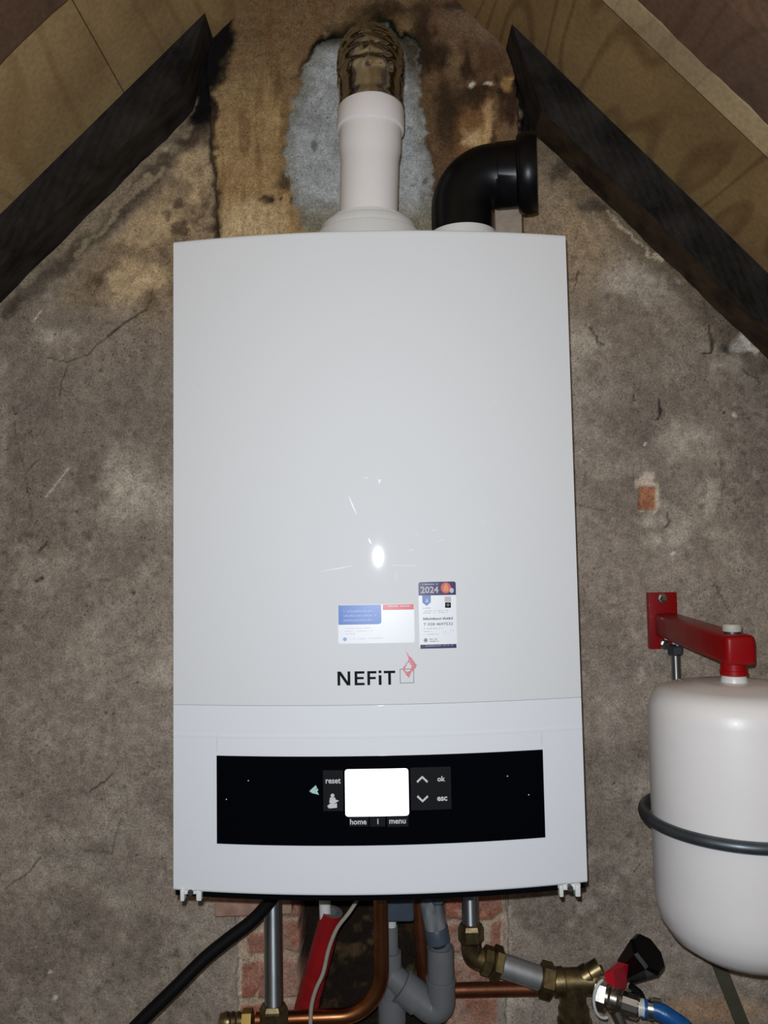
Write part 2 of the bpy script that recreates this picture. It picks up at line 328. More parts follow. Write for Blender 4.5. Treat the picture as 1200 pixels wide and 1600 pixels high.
# small bare brick patch with white edge
s1 = polysd(Uw, Vw, [(1000, 748), (1026, 735), (1040, 755), (1046, 790), (1030, 800), (1002, 796)]); mixc(sstep(-3, 2, s1)*0.75, c3(160, 148, 132))
s1 = polysd(U+(n2-.5)*5, V+(n1-.5)*8, [(1006, 758), (1034, 758), (1034, 796), (1006, 793)]); PB = sstep(-1, 1.5, s1); mixc(PB, c3(128, 88, 66)); mixc(PB*sstep(.5, .7, n2)*0.5, c3(105, 65, 42))
# chimney breast
edL = np.interp(V, [0, 180, 365, 1600], [318, 326, 341, 371]) + (fbm(X*0+1, Z, 0.02, 2)-0.5)*10
edR = np.interp(V, [0, 210, 365, 1600], [800, 812, 820, 792]) + (fbm(X*0+3, Z, 0.02, 2)-0.5)*10
colm = sstep(-2, 2, U-edL)*sstep(-2, 2, edR-U)
hi = colm*sstep(470, 380, V)
mixc(hi, c3(126, 102, 70))
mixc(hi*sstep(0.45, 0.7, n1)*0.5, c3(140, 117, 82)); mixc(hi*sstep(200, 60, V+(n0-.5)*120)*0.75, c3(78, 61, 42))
mixc(hi*sstep(290, 350, V+(n1-.5)*60)*sstep(460, 420, U)*0.6, c3(160, 140, 108))
strk = fbm(X, Z*0.15, 0.012, 8, 3); mixc(hi*sstep(0.5, 0.75, strk)*0.5, c3(84, 60, 36))
rtm = hi*sstep(630, 680, Uw); mixc(rtm*0.85, c3(66, 46, 32)); mixc(rtm*sstep(0.45, 0.65, fbm(X, Z*0.5, 0.035, 6))*0.8, c3(94, 74, 52)); mixc(rtm*sstep(0.55, 0.72, 1-fbm(X, Z*0.4, 0.03, 9))*0.9, c3(40, 26, 18))
for b in [(740, 205, 40, 50, 110, 78, 48), (755, 210, 14, 18, 150, 120, 80), (795, 135, 8, 14, 150, 118, 72), (740, 30, 60, 35, 98, 82, 66), (700, 60, 34, 30, 92, 72, 54), (770, 50, 26, 26, 96, 80, 64), (712, 110, 12, 40, 100, 80, 56), (760, 190, 10, 30, 160, 130, 92), (735, 215, 12, 14, 165, 140, 104)]:
    mixc(rtm*blot(*b[:4], soft=0.7)*0.7, c3(*b[4:]))
for b in [(685, 85, 22, 26), (780, 20, 20, 16), (715, 10, 26, 10), (700, 180, 26, 60), (745, 150, 30, 14), (770, 240, 8, 50), (660, 60, 16, 60), (560, 40, 50, 12), (600, 20, 60, 16)]:
    mixc(hi*blot(*b, soft=0.6)*0.8, c3(34, 24, 16))
for b in [(742, 138, 6, 5), (765, 138, 9, 4)]: mixc(hi*blot(*b, soft=0.5), c3(185, 165, 140))
mixc(hi*blot(430, 312, 32, 9, 0.7)*sstep(.4, .55, n2), c3(36, 27, 20)); mixc(hi*blot(440, 283, 12, 12, 0.7)*0.8, c3(44, 36, 26)); mixc(hi*blot(435, 130, 8, 26)*0.4, c3(60, 40, 26))
pg = polysd(Uw, Vw, [(478, 100), (520, 55), (600, 38), (646, 70), (662, 190), (676, 290), (668, 365), (480, 370), (448, 300), (450, 230), (456, 170)])
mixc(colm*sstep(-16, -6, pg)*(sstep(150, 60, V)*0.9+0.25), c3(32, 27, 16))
mixc(colm*sstep(-3, 4, pg), c3(128, 130, 130)); mixc(colm*sstep(-2, 4, pg)*sstep(0.45, 0.7, n1)*0.5, c3(108, 109, 107)); mixc(sstep(-2, 4, pg)*sstep(300, 350, Vw)*0.75, c3(92, 82, 60))
mixc(sstep(-2, 4, pg)*sstep(24, 4, pg)*0.5, c3(86, 82, 64))
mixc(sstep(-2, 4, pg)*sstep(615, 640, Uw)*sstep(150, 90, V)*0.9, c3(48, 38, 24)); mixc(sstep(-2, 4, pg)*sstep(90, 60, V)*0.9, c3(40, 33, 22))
for b in [(487, 230, 4, 7), (645, 290, 5, 4), (663, 286, 5, 5), (640, 205, 4, 4)]: mixc(blot(*b, soft=.5)*0.7, c3(72, 70, 62))
# soot by the left rafter's end, dark lines along both chimney edges
soot_shade = polysd(Uw, Vw, [(300, -20), (325, 5), (362, 14), (366, 60), (354, 105), (342, 150), (328, 190), (290, 190)]); mixc(sstep(-8, 10, soot_shade), c3(13, 10, 9))
mixc((1-sstep(2, 12, segdist(Uw, Vw, [(332, 160), (330, 260), (338, 365)])))*0.85, c3(34, 25, 18))  # dark crevice down the left edge
soot_shade = polysd(Uw, Vw, [(796, -20), (812, -10), (830, 120), (846, 205), (818, 215), (806, 150), (796, 60)]); mixc(sstep(-6, 6, soot_shade), c3(16, 12, 10))  # shadow of the right-hand recess painted near black
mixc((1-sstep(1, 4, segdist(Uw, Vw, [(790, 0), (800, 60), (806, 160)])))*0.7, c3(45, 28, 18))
# lower opening: bare bricks and black cavity
Vb = V+(fbm(X, Z, 0.02, 3)-.5)*7; Ub = U+(fbm(X, Z, 0.02, 4)-.5)*8
bare = sstep(-2, 2, polysd(Ub, Vb, [(372, 1300), (792, 1300), (790, 1440), (786, 1500), (792, 1556), (776, 1566), (776, 1750), (372, 1750)]))
mixc(bare, c3(132, 116, 100)); mixc(bare*sstep(.5, .65, n1)*0.5, c3(112, 92, 78))
bricks = np.zeros(U.shape)
for poly in [[(372, 1396), (470, 1396), (470, 1434), (372, 1434)], [(385, 1462), (415, 1460), (416, 1492), (390, 1494)], [(440, 1444), (468, 1440), (470, 1494), (442, 1490)], [(376, 1512), (404, 1508), (408, 1540), (394, 1562), (376, 1562)], [(404, 1508), (470, 1505), (470, 1562), (404, 1564)], [(374, 1574), (470, 1574), (470, 1625), (374, 1625)],
             [(698, 1396), (788, 1396), (786, 1425), (770, 1440), (698, 1440)], [(768, 1446), (786, 1440), (780, 1490), (764, 1490)], [(698, 1450), (720, 1450), (720, 1490), (698, 1490)], [(700, 1502), (760, 1508), (790, 1530), (700, 1546)], [(700, 1562), (778, 1562), (778, 1640), (700, 1640)]]:
    bricks = np.maximum(bricks, sstep(-2, 2.5, polysd(Ub, Vb, poly)))
bricks *= bare
mixc(bricks, c3(120, 84, 69)); mixc(bricks*sstep(.42, .62, n1)*0.75, c3(126, 104, 90)); mixc(bricks*sstep(.5, .7, fbm(X, Z, .03, 8))*0.7, c3(112, 66, 50)); mixc(bricks*sstep(400, 440, U)*sstep(475, 470, U)*sstep(1500, 1508, V)*0.5, c3(125, 104, 92))
mixc((1-sstep(1.5, 5, np.abs(Ub-373)))*sstep(1430, 1450, V)*0.6, c3(150, 140, 126)); mixc((1-sstep(2, 10, np.abs(Ub-796)))*sstep(1400, 1440, V)*0.5, c3(150, 140, 126))
mixc(blot(810, 1570, 20, 22)*0.5, c3(160, 150, 136)); mixc(blot(730, 1430, 14, 10)*0.6, c3(150, 135, 120)); mixc(blot(1120, 1590, 90, 26)*0.4, c3(150, 110, 72))
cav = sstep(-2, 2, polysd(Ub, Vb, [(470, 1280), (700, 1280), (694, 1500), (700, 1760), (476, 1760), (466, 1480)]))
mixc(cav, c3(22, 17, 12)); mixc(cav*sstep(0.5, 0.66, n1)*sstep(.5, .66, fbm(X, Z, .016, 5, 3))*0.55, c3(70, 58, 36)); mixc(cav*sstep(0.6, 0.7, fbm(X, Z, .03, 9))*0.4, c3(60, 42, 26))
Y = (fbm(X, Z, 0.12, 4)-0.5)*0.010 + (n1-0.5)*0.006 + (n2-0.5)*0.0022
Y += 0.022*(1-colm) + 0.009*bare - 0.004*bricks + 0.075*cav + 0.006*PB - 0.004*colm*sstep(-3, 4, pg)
Y += 0.006*sstep(0.5, 0.7, 1-n1)*sstep(-10, 20, sh) + 0.001*pit
Y += 0.02*sstep(4, 10, soot_shade)
C = np.clip(C, 0.002, 0.95)
nz, nx = X.shape
co = np.stack([X, Y, Z], -1).reshape(-1, 3)
# roof lines (in the wall's XZ) from the rafters' edges
def line_xz(pa, pb, y): a = P(*pa, y); b = P(*pb, y); return Vector((a.x, a.z)), Vector((b.x, b.z))
LU = line_xz((320, 20), (0, 335), -0.06); LLo = line_xz((300, 172), (0, 468), 0.0)
RU = line_xz((800, 36), (1200, 425), -0.06); RLo = line_xz((835, 205), (1200, 557), 0.0)
def zroof(line, x): a, b = line; return a.y + (b.y-a.y)*(x-a.x)/(b.x-a.x)
I, J = np.meshgrid(np.arange(nz-1), np.arange(nx-1), indexing='ij'); q = np.stack([I*nx+J, I*nx+J+1, (I+1)*nx+J+1, (I+1)*nx+J], -1).reshape(-1, 4)
fx_ = X[:-1, :-1].reshape(-1); fz_ = Z[:-1, :-1].reshape(-1)
keep = (fz_ < zroof(LU, fx_)+0.05) & (fz_ < zroof(RU, fx_)+0.05); q = q[keep]
me = bpy.data.meshes.new('wall_back'); me.from_pydata(co.tolist(), [], q.tolist()); me.update()
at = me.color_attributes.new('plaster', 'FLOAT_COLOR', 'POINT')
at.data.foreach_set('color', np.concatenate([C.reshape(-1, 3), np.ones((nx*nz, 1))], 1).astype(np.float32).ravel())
me.polygons.foreach_set('use_smooth', [True]*len(me.polygons))
bm = bmesh.new(); bm.from_mesh(me); bmesh.ops.delete(bm, geom=[v for v in bm.verts if not v.link_faces], context='VERTS'); bm.to_mesh(me); bm.free()
wall = bpy.data.objects.new('wall_back', me); COL.objects.link(wall); wall['kind'] = 'structure'
m = bpy.data.materials.new('plaster'); m.use_nodes = True; nt = m.node_tree; b = nt.nodes['Principled BSDF']; L = nt.links.new
b.inputs['Roughness'].default_value = 0.93; b.inputs['Specular IOR Level'].default_value = 0.2
an = nt.nodes.new('ShaderNodeAttribute'); an.attribute_name = 'plaster'; tc = nt.nodes.new('ShaderNodeTexCoord')
def noise(sc, de, ro=0.6):
    n = nt.nodes.new('ShaderNodeTexNoise'); n.inputs['Scale'].default_value = sc; n.inputs['Detail'].default_value = de; n.inputs['Roughness'].default_value = ro
    L(tc.outputs['Object'], n.inputs['Vector']); return n
na = noise(380, 2, 0.8); nb = noise(60, 10, 0.78)
mr = nt.nodes.new('ShaderNodeMapRange'); mr.inputs['From Min'].default_value = 0.3; mr.inputs['From Max'].default_value = 0.7; mr.inputs['To Min'].default_value = 0.62; mr.inputs['To Max'].default_value = 1.36; L(na.outputs['Fac'], mr.inputs['Value'])
mr2 = nt.nodes.new('ShaderNodeMapRange'); mr2.inputs['From Min'].default_value = 0.32; mr2.inputs['From Max'].default_value = 0.68; mr2.inputs['To Min'].default_value = 0.66; mr2.inputs['To Max'].default_value = 1.34; L(nb.outputs['Fac'], mr2.inputs['Value'])
mm = nt.nodes.new('ShaderNodeMath'); mm.operation = 'MULTIPLY'; L(mr.outputs[0], mm.inputs[0]); L(mr2.outputs[0], mm.inputs[1])
nc = nt.nodes.new('ShaderNodeTexVoronoi'); nc.inputs['Scale'].default_value = 130; L(tc.outputs['Object'], nc.inputs['Vector']); nd = noise(14, 3)
ms = nt.nodes.new('ShaderNodeMapRange'); ms.inputs['From Min'].default_value = 0.10; ms.inputs['From Max'].default_value = 0.24; ms.inputs['To Min'].default_value = 0.45; L(nc.outputs['Distance'], ms.inputs['Value'])
mt = nt.nodes.new('ShaderNodeMapRange'); mt.inputs['From Min'].default_value = 0.48; mt.inputs['From Max'].default_value = 0.60; L(nd.outputs['Fac'], mt.inputs['Value'])
mx = nt.nodes.new('ShaderNodeMix'); mx.data_type = 'FLOAT'; mx.inputs[2].default_value = 1.0; L(mt.outputs[0], mx.inputs[0]); L(ms.outputs[0], mx.inputs[3])
mq = nt.nodes.new('ShaderNodeMath'); mq.operation = 'MULTIPLY'; L(mm.outputs[0], mq.inputs[0]); L(mx.outputs[0], mq.inputs[1]); mm = mq
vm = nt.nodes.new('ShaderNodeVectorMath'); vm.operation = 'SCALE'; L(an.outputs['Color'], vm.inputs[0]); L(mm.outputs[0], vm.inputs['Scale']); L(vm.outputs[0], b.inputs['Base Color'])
ad = nt.nodes.new('ShaderNodeMath'); ad.operation = 'ADD'; L(na.outputs['Fac'], ad.inputs[0]); L(nb.outputs['Fac'], ad.inputs[1])
bp = nt.nodes.new('ShaderNodeBump'); bp.inputs['Strength'].default_value = 0.4; bp.inputs['Distance'].default_value = 0.003; L(ad.outputs[0], bp.inputs['Height']); L(bp.outputs[0], b.inputs['Normal'])
me.materials.append(m)

# ------------------------------------------------------------------ floor, roof boards, rafters
floor_m = mat('floor_boards', (0.10, 0.075, 0.05, 1), 0.8, var=0.4, vscale=6, bump=0.2, bscale=30)
f = MB().box((0, -1.3, -0.02), 3.6, 2.9, 0.04).build('floor', floor_m, origin=(0, 0, 0)); tag(f, kind='structure')
def on(line, t, off=0.0):
    a, b = line; p = a + (b-a)*t; d = (b-a).normalized(); n = Vector((-d.y, d.x))
    if n.y < 0: n = -n
    return p + n*off
def slab(line, t0, t1, y0, y1, th, o0=0.0, mi=0, mb=None):
    mb = mb or MB(); q = [on(line, t0, o0), on(line, t1, o0), on(line, t1, o0+th), on(line, t0, o0+th)]
    vs = [(p.x, y0, p.y) for p in q] + [(p.x, y1, p.y) for p in q]
    mb.add(vs, [[0, 1, 2, 3], [7, 6, 5, 4], [0, 4, 5, 1], [1, 5, 6, 2], [2, 6, 7, 3], [3, 7, 4, 0]], mi, False); return mb
def ridge(la, lb):
    a, b = la; c, d = lb; u = b-a; v = d-c; return ((c.x-a.x)*v.y-(c.y-a.y)*v.x)/(u.x*v.y-u.y*v.x)
TL, TR = ridge(LU, RU), ridge(RU, LU)
tj = (Vector((P(193, 145, -0.06).x, P(193, 145, -0.06).z)) - LU[0]).length/(LU[1]-LU[0]).length
mb = slab(LU, TL, tj-0.004, 0.03, -2.4, 0.018); slab(LU, tj, tj+1.1, 0.03, -2.4, 0.018, mb=mb); slab(LU, tj+1.104, 4.2, 0.03, -2.4, 0.018, mb=mb)
tag(mb.build('ceiling', ply_l, origin=(-0.6, -1, 2.2)), kind='structure')
mb = slab(RU, TR, 2.0, 0.03, -2.4, 0.018); slab(RU, 2.003, 3.6, 0.03, -2.4, 0.018, mb=mb)
tag(mb.build('ceiling', ply_r, origin=(0.6, -1, 2.2)), kind='structure')

def rafter(up_, lo_, t0, t1, y0, y1, mats, name, label, wob=0.0022, xcut=None, seed=1):
    """long timber between the two edge lines, hewn surface"""
    mb = MB(); n = 70; rr = random.Random(seed); ring = []; k = 7
    ua, ub = up_; la, lb = lo_
    ph = [rr.uniform(0, 6) for _ in range(30)]
    def prof(t):
        u = ua+(ub-ua)*t; l = la+(lb-la)*t
        if xcut is not None:
            # square the end off against the chimney's face
            if xcut < 0: u.x = min(u.x, xcut) if t < 0.2 else u.x; l.x = min(l.x, xcut) if t < 0.2 else l.x
        pts = []
        for i in range(k): s = i/(k-1); pts.append((u*(1-s)+l*s, y0))
        for i in range(1, 4): s = i/4; pts.append((l, y0+(y1-y0)*s))
        for i in range(k): s = i/(k-1); pts.append((l*(1-s)+u*s, y1))
        out = []
        for i, (p, y) in enumerate(pts):
            w1 = math.sin(t*17+ph[0]+i*0.5)*0.5+math.sin(t*61+ph[1]+i*0.9)*0.5
            w2 = math.sin(t*23+ph[2]+i*0.3)*0.6+math.sin(t*71+ph[3])*0.4
            e = 0.0 if i in (0, k+3+k-1) else 1.0
            out.append(Vector((p.x, y + (w1*wob*0.6*e if y == y0 else 0), p.y + w2*wob*e)))
        return out
    vs = []; m_ = None
    for a in range(n+1):
        pr = prof(t0+(t1-t0)*a/n); m_ = len(pr); vs += pr
    fs = []; under = []
    for a in range(n):
        for i in range(m_):
            j = (i+1) % m_; (under if k-1 <= i < k+3 else fs).append([a*m_+i, a*m_+j, (a+1)*m_+j, (a+1)*m_+i])
    fs.append(list(range(m_))); fs.append([n*m_+i for i in range(m_)][::-1])
    mb.add(vs, fs, 0, False); mb.f += under; mb.m += [1]*len(under); mb.sm += [False]*len(under); return tag(mb.build(name, [mats, under_wood if mats is dark_wood and seed == 4 else mats]), label, 'roof beam')
rafter(LU, LLo, 0.0, 3.2, -0.06, 0.006, dark_wood, 'rafter', 'blackened rough timber sloping against the wall, left of the chimney breast')
rafter(RU, RLo, 0.0, 2.6, -0.058, 0.006, dark_wood, 'rafter', 'blackened rough timber sloping against the wall, right of the chimney breast', seed=4)
rafter(LU, LLo, TL+0.14, 3.2, -0.42, -0.335, purple_wood, 'rafter', 'reddish brown timber cutting across the top left corner', seed=6)
rafter(RU, RLo, TR+0.14, 2.6, -0.44, -0.356, purple_wood, 'rafter', 'dark brown timber in the top right corner above the pale batten', seed=9)
mb = MB(); ua, ub = RU; la, lb = RLo
qs = []
for t in (TR+0.16, 2.6):
    u = ua+(ub-ua)*t; l = la+(lb-la)*t; qs += [(u.x, -0.354, u.y), (l.x, -0.354, l.y), (l.x, -0.318, l.y), (u.x, -0.318, u.y)]
mb.add(qs, [[0, 1, 2, 3], [4, 7, 6, 5], [0, 4, 5, 1], [1, 5, 6, 2], [2, 6, 7, 3], [3, 7, 4, 0]], 0, False)
tag(mb.build('batten', pale_wood), 'narrow pale wooden batten running diagonally under the right roof boards', 'batten')

# ------------------------------------------------------------------ boiler
W2, H = 0.22, 0.7071; YB, BUL = -0.34, 0.0228
def FY(x): return YB - BUL*(1-(x/W2)**2)
def PF(px, py):
    y = YB
    for _ in range(12): p = P(px, py, y); y = FY(p.x)
    return P(px, py, y)
boiler = thing('boiler', (0, -0.17, EZ), 'white wall-hung heating boiler with a bowed front and black control strip', 'boiler')
def cover(z0, z1, ra, rb, mbs=None, zrows=None, ov=None):
    """bowed front plate with rounded rims and returned sides"""
    mb = MB(); nxs = 48; r = 0.0022
    prof = [(0.03, 0, 0), (r, 0, 0), (r*0.3, r*0.3, r*0.3), (0, r, r)]     # (back, inset x, inset z)
    zs = [z0]; rows = []
    xs = [(-1+2*i/nxs) for i in range(nxs+1)]
    def row(z, back):
        return [Vector((x*(W2-back*0.25*abs(x)), FY(x*W2)+back, z)) for x in xs]
    zl = [(z0, 0.02), (z0, ra), (z0+ra*0.3, ra*0.3), (z0+ra, 0)] + [(z, o) for z, o in (zrows or [])] + [(z1-rb, 0), (z1-rb*0.3, rb*0.3), (z1, rb), (z1, 0.02)]
    vs = []
    for z, back in zl: vs += row(z, back)
    fs = []; n = nxs+1
    for i in range(len(zl)-1):
        for k in range(nxs): fs.append([i*n+k, i*n+k+1, (i+1)*n+k+1, (i+1)*n+k])
    mb.add(vs, fs)
    # side returns
    for s, k in ((-1, 0), (1, nxs)):
        vv = []; ff = []
        for i in range(3, len(zl)-3):
            p = vs[i*n+k]
            vv += [p, p+Vector((s*0.0006, 0.0015, 0)), p+Vector((s*0.0006, 0.025, 0)), p+Vector((-s*0.002, 0.0255, 0))]
        c = len(vv)//4
        for i in range(c-1):
            for j in range(3): ff.append([i*4+j, i*4+j+1, (i+1)*4+j+1, (i+1)*4+j])
        mb.add(vv, ff)
    return mb
zs_seam = PF(590, 1101).z; zcr = PF(598, 1149).z
marks = mat('scratch', (0.84, 0.86, 0.92, 1), 0.4); dirt_edges = mat('smudge_edge_shade', (0.5, 0.5, 0.5, 1), 0.6)
up_c = cover(zs_seam+0.00015, EZ+H, 0.0005, 0.0022, zrows=[(z, 0) for z in [zs_seam+0.0012] + list(np.linspace(zs_seam+0.004, EZ+H-0.0045, 12))])
def stroke(mb, pts, wpx, mi, lift=0.00012):
    ps = [PF(*p) for p in pts]; vs = []; fs = []
    for i, p in enumerate(ps):
        a = ps[max(0, i-1)]; b_ = ps[min(len(ps)-1, i+1)]; d = (b_-a); d.y = 0; d.normalize(); n = Vector((-d.z, 0, d.x))
        ww = M(wpx, YB)*0.5*(0.35 if i in (0, len(ps)-1) else 1)
        for s in (-1, 1): v = p+n*s*ww; v.y = FY(v.x)-lift; vs.append(v)
    for i in range(len(ps)-1): fs.append([i*2, i*2+1, i*2+3, i*2+2])
    mb.add(vs, fs, mi)
for pts, wp in [([(545, 775), (551, 790), (557, 803)], 2.2), ([(570, 746), (575, 747)], 3), ([(590, 750), (594, 750), (592, 756)], 3.5), ([(576, 841), (578, 846), (580, 850)], 3), ([(676, 829), (681, 828)], 2.5), ([(752, 817), (760, 814)], 1.6), ([(683, 846), (695, 843)], 1.3), ([(640, 860), (645, 858)], 1.8), ([(500, 893), (530, 888), (550, 884)], 1.0), ([(652, 833), (648, 838)], 1), ([(612, 883), (650, 884)], 1.0), ([(535, 596), (541, 598)], 1.4), ([(775, 625), (770, 632)], 1.4), ([(620, 895), (618, 905)], 1), ([(473, 740), (478, 742)], 1.5)]:
    stroke(up_c, pts, wp, 1)
for pts, wp in [([(661, 423), (663, 424)], 2), ([(310, 600), (312, 601)], 1.5), ([(275, 683), (277, 684)], 2)]: stroke(up_c, pts, wp, 2)
up_c.build('front_cover', [enamel, marks, dirt_edges], boiler, sharp=60)
lo_c = cover(EZ, zs_seam-0.00015, 0.0022, 0.0005, zrows=[(EZ+0.0035, 0), (EZ+0.02, 0), (EZ+0.08, 0), (EZ+0.12, 0), (zcr-0.0035, 0.0), (zcr-0.0014, 0.0), (zcr, -0.0003), (zcr+0.0014, 0.0), (zcr+0.0035, 0.0), (zs_seam-0.003, 0), (zs_seam-0.0012, 0)])
stroke(lo_c, [(341, 1142), (340, 1160), (339, 1176)], 0.8, 2); stroke(lo_c, [(846, 1142), (846, 1155), (845, 1168)], 0.8, 2)  # shade at the recess edges drawn as thin grey lines
lo_c.build('lower_flap', [enamel_low, marks, dirt_edges], boiler, sharp=60)
mb = MB().box((0, (YB+0.022)/2+0.0, EZ+H/2+0.004), 2*W2-0.016, -(YB+0.022), H-0.02, bev=0.003, mi=0)
mb.build('casing', ring_pl, boiler)
mb = MB().box((0, YB/2-0.006, EZ+0.0078), 2*W2-0.006, 0.315, 0.011); mb.box((0, YB/2+0.02, EZ-0.001), 0.30, 0.20, 0.008, bev=0.002)
# near-black strip added as the shadow under the front, just behind its lower rim
vs = []; nn = 40
for i in range(nn+1):
    x = (-1+2*i/nn)*(W2-0.001); y = FY(x)+0.0045; vs += [(x, y, EZ+0.012), (x, y-0.0015, EZ-0.0075), (x, y+0.02, EZ-0.0075), (x, y+0.02, EZ+0.012)]
fs = [[i*4+j, i*4+j+1, (i+1)*4+j+1, (i+1)*4+j] for i in range(nn) for j in range(3)]; mb.add(vs, fs, 0, False)
mb.build('tray_and_shade_strip', dark_under, boiler)

def patch(mb, x0, x1, z0, z1, lift, mi=0, r=0.0, nx_=24, thick=0.0, corners=(1, 1, 1, 1)):
    """rounded rectangle hugging the bowed front"""
    pts = []; r = max(r, 1e-6)
    if r <= 1e-5:
        for i in range(nx_+1): pts.append((x0+(x1-x0)*i/nx_, z0))
        for i in range(nx_+1): pts.append((x1-(x1-x0)*i/nx_, z1))
    else:
        for (cx, cz, a0, on_) in ((x0+r, z0+r, 180, corners[0]), (x1-r, z0+r, 270, corners[1]), (x1-r, z1-r, 0, corners[2]), (x0+r, z1-r, 90, corners[3])):
            if pts:
                lx, lz = pts[-1]; q = (cx+r*math.cos(math.radians(a0)), cz+r*math.sin(math.radians(a0)))
                for i in range(1, nx_//2): t = i/(nx_//2); pts.append((lx+(q[0]-lx)*t, lz+(q[1]-lz)*t))
            if on_:
                for k in range(7): a = math.radians(a0+90*k/6); pts.append((cx+r*math.cos(a), cz+r*math.sin(a)))
            else:
                a = math.radians(a0+45); pts.append((cx+r*1.41421*math.cos(a), cz+r*1.41421*math.sin(a)))
    # strips: sample columns
    xs = sorted(set(round(x, 6) for x in list(np.linspace(x0, x1, nx_+1)) + [x0+r*(1-math.cos(math.radians(a))) for a in (0, 20, 40, 60, 90)] + [x1-r*(1-math.cos(math.radians(a))) for a in (0, 20, 40, 60, 90)]))
    vs = []; fs = []
    for x in xs:
        zl, zh = z0, z1
        if r > 1e-5:
            if x < x0+r:
                d = r-math.sqrt(max(0, r*r-(x0+r-x)**2)); zl = z0+d*corners[0]; zh = z1-d*corners[3]
            elif x > x1-r:
                d = r-math.sqrt(max(0, r*r-(x-x1+r)**2)); zl = z0+d*corners[1]; zh = z1-d*corners[2]
        y = FY(x)-lift; vs += [Vector((x, y, zl)), Vector((x, y, zh))]
        if thick: vs += [Vector((x, y+thick, zl)), Vector((x, y+thick, zh))]
    st = 4 if thick else 2; n = len(xs)
    for i in range(n-1):
        a = i*st; c = a+st; fs.append([a, c, c+1, a+1])
        if thick: fs += [[a, a+2, c+2, c], [a+1, c+1, c+3, a+3]]
    if thick: fs += [[0, 1, 3, 2], [(n-1)*st, (n-1)*st+2, (n-1)*st+3, (n-1)*st+1]]
    mb.add(vs, fs, mi, False); return mb
def glyphs(mb, text, px, py, hpx, lift, mi=0, bold=0.0, sx=1.0, wpx=None, align='CENTER'):
    """flat letters laid on the front"""
    cu = bpy.data.curves.new('t', 'FONT'); cu.body = text; cu.size = 1; cu.offset = bold; cu.align_x = 'LEFT'; cu.resolution_u = 3
    ob = bpy.data.objects.new('t', cu); COL.objects.link(ob); dg = bpy.context.evaluated_depsgraph_get(); dg.update()
    me_ = bpy.data.meshes.new_from_object(ob.evaluated_get(dg)); c = PF(px, py)
    X0 = min(v.co.x for v in me_.vertices); X1 = max(v.co.x for v in me_.vertices); Z0 = min(v.co.y for v in me_.vertices); Z1 = max(v.co.y for v in me_.vertices)
    k = M(hpx, YB-0.02)/(Z1-Z0); kx = (M(wpx, YB-0.02)/(X1-X0)) if wpx else k*sx
    vs = []
    for v in me_.vertices:
        x = c.x+(v.co.x-(X0+X1)/2)*kx; z = c.z+(v.co.y-(Z0+Z1)/2)*k; vs.append(Vector((x, FY(x)-lift, z)))
    mb.add(vs, [list(p.vertices) for p in me_.polygons], mi, False)
    bpy.data.objects.remove(ob); bpy.data.meshes.remove(me_); bpy.data.curves.remove(cu)
def fpoly(mb, pts, lift, mi=0, faces=None):
    vs = []
    for p in pts: q = PF(*p); vs.append(Vector((q.x, FY(q.x)-lift, q.z)))
    mb.add(vs, faces or [list(range(len(pts)))], mi, False)
def fxz(px, py): p = PF(px, py); return p.x, p.z

# control strip
xl, zt = fxz(339.5, 1179); xr, _ = fxz(847, 1172); _, zb = fxz(343, 1314)
zt = (fxz(339, 1179)[1]+fxz(846, 1170.5)[1])/2; zb = (fxz(341, 1314)[1]+fxz(848, 1308)[1])/2
panel = patch(MB(), xl, xr, zb, zt, 0.0012, thick=0.003, nx_=60).build('control_panel', black_gl, boiler); tag(panel, 'glossy black strip')
mb = MB()
for (a, b_, c_, d_) in [(505, 1202, 537, 1265), (641, 1198, 705, 1262), (546, 1274, 576, 1289), (578, 1274, 602, 1289), (605, 1274, 638, 1289)]:
    x0, z1 = fxz(a, (b_)); x1, z0 = fxz(c_, d_); patch(mb, x0, x1, z0, z1, 0.0014, nx_=6)
mb.build('key_field', key_dark, panel)
mb = MB(); x0, z1 = fxz(539, 1200.5); x1, z0 = fxz(639, 1272); patch(mb, x0, x1, z0, z1, 0.0016, r=0.003, nx_=16, thick=0.0006)
tag(mb.build('display', screen_m, panel), 'white lit display')
LT = 0.0016
def key(name, *jobs, m_=backlit):
    mb = MB()
    for j in jobs: j(mb)
    mb.build(name, m_, panel)
key('reset_key', lambda b_: glyphs(b_, 'reset', 521, 1218.5, 7.5, LT, bold=0.02, wpx=23))
key('home_key', lambda b_: glyphs(b_, 'home', 560, 1281.5, 8.5, LT, bold=0.02, wpx=25))
key('info_key', lambda b_: glyphs(b_, 'i', 590.5, 1281, 8, LT, bold=0.02))
key('menu_key', lambda b_: glyphs(b_, 'menu', 621, 1281.5, 6, LT, bold=0.02, wpx=25))
key('ok_key', lambda b_: glyphs(b_, 'ok', 689, 1215, 8, LT, bold=0.03, wpx=12))
key('escape_key', lambda b_: glyphs(b_, 'esc', 690.5, 1246, 6.5, LT, bold=0.03, wpx=15.5))
def chev(cx, cy, s):
    def g(mb):
        for sd in (-1, 1): fpoly(mb, [(cx, cy-s*5.2), (cx+sd*9, cy+s*3.2), (cx+sd*7.4, cy+s*6), (cx, cy-s*1.2)], LT)
    return g
key('up_key', chev(659.5, 1215.5, 1)); key('down_key', chev(660, 1246.5, -1))
def disc(mb, cx, cy, rx, ry, lift, mi=0, n=18): fpoly(mb, [(cx+rx*math.cos(6.2832*k/n), cy+ry*math.sin(6.2832*k/n)) for k in range(n)], lift, mi)
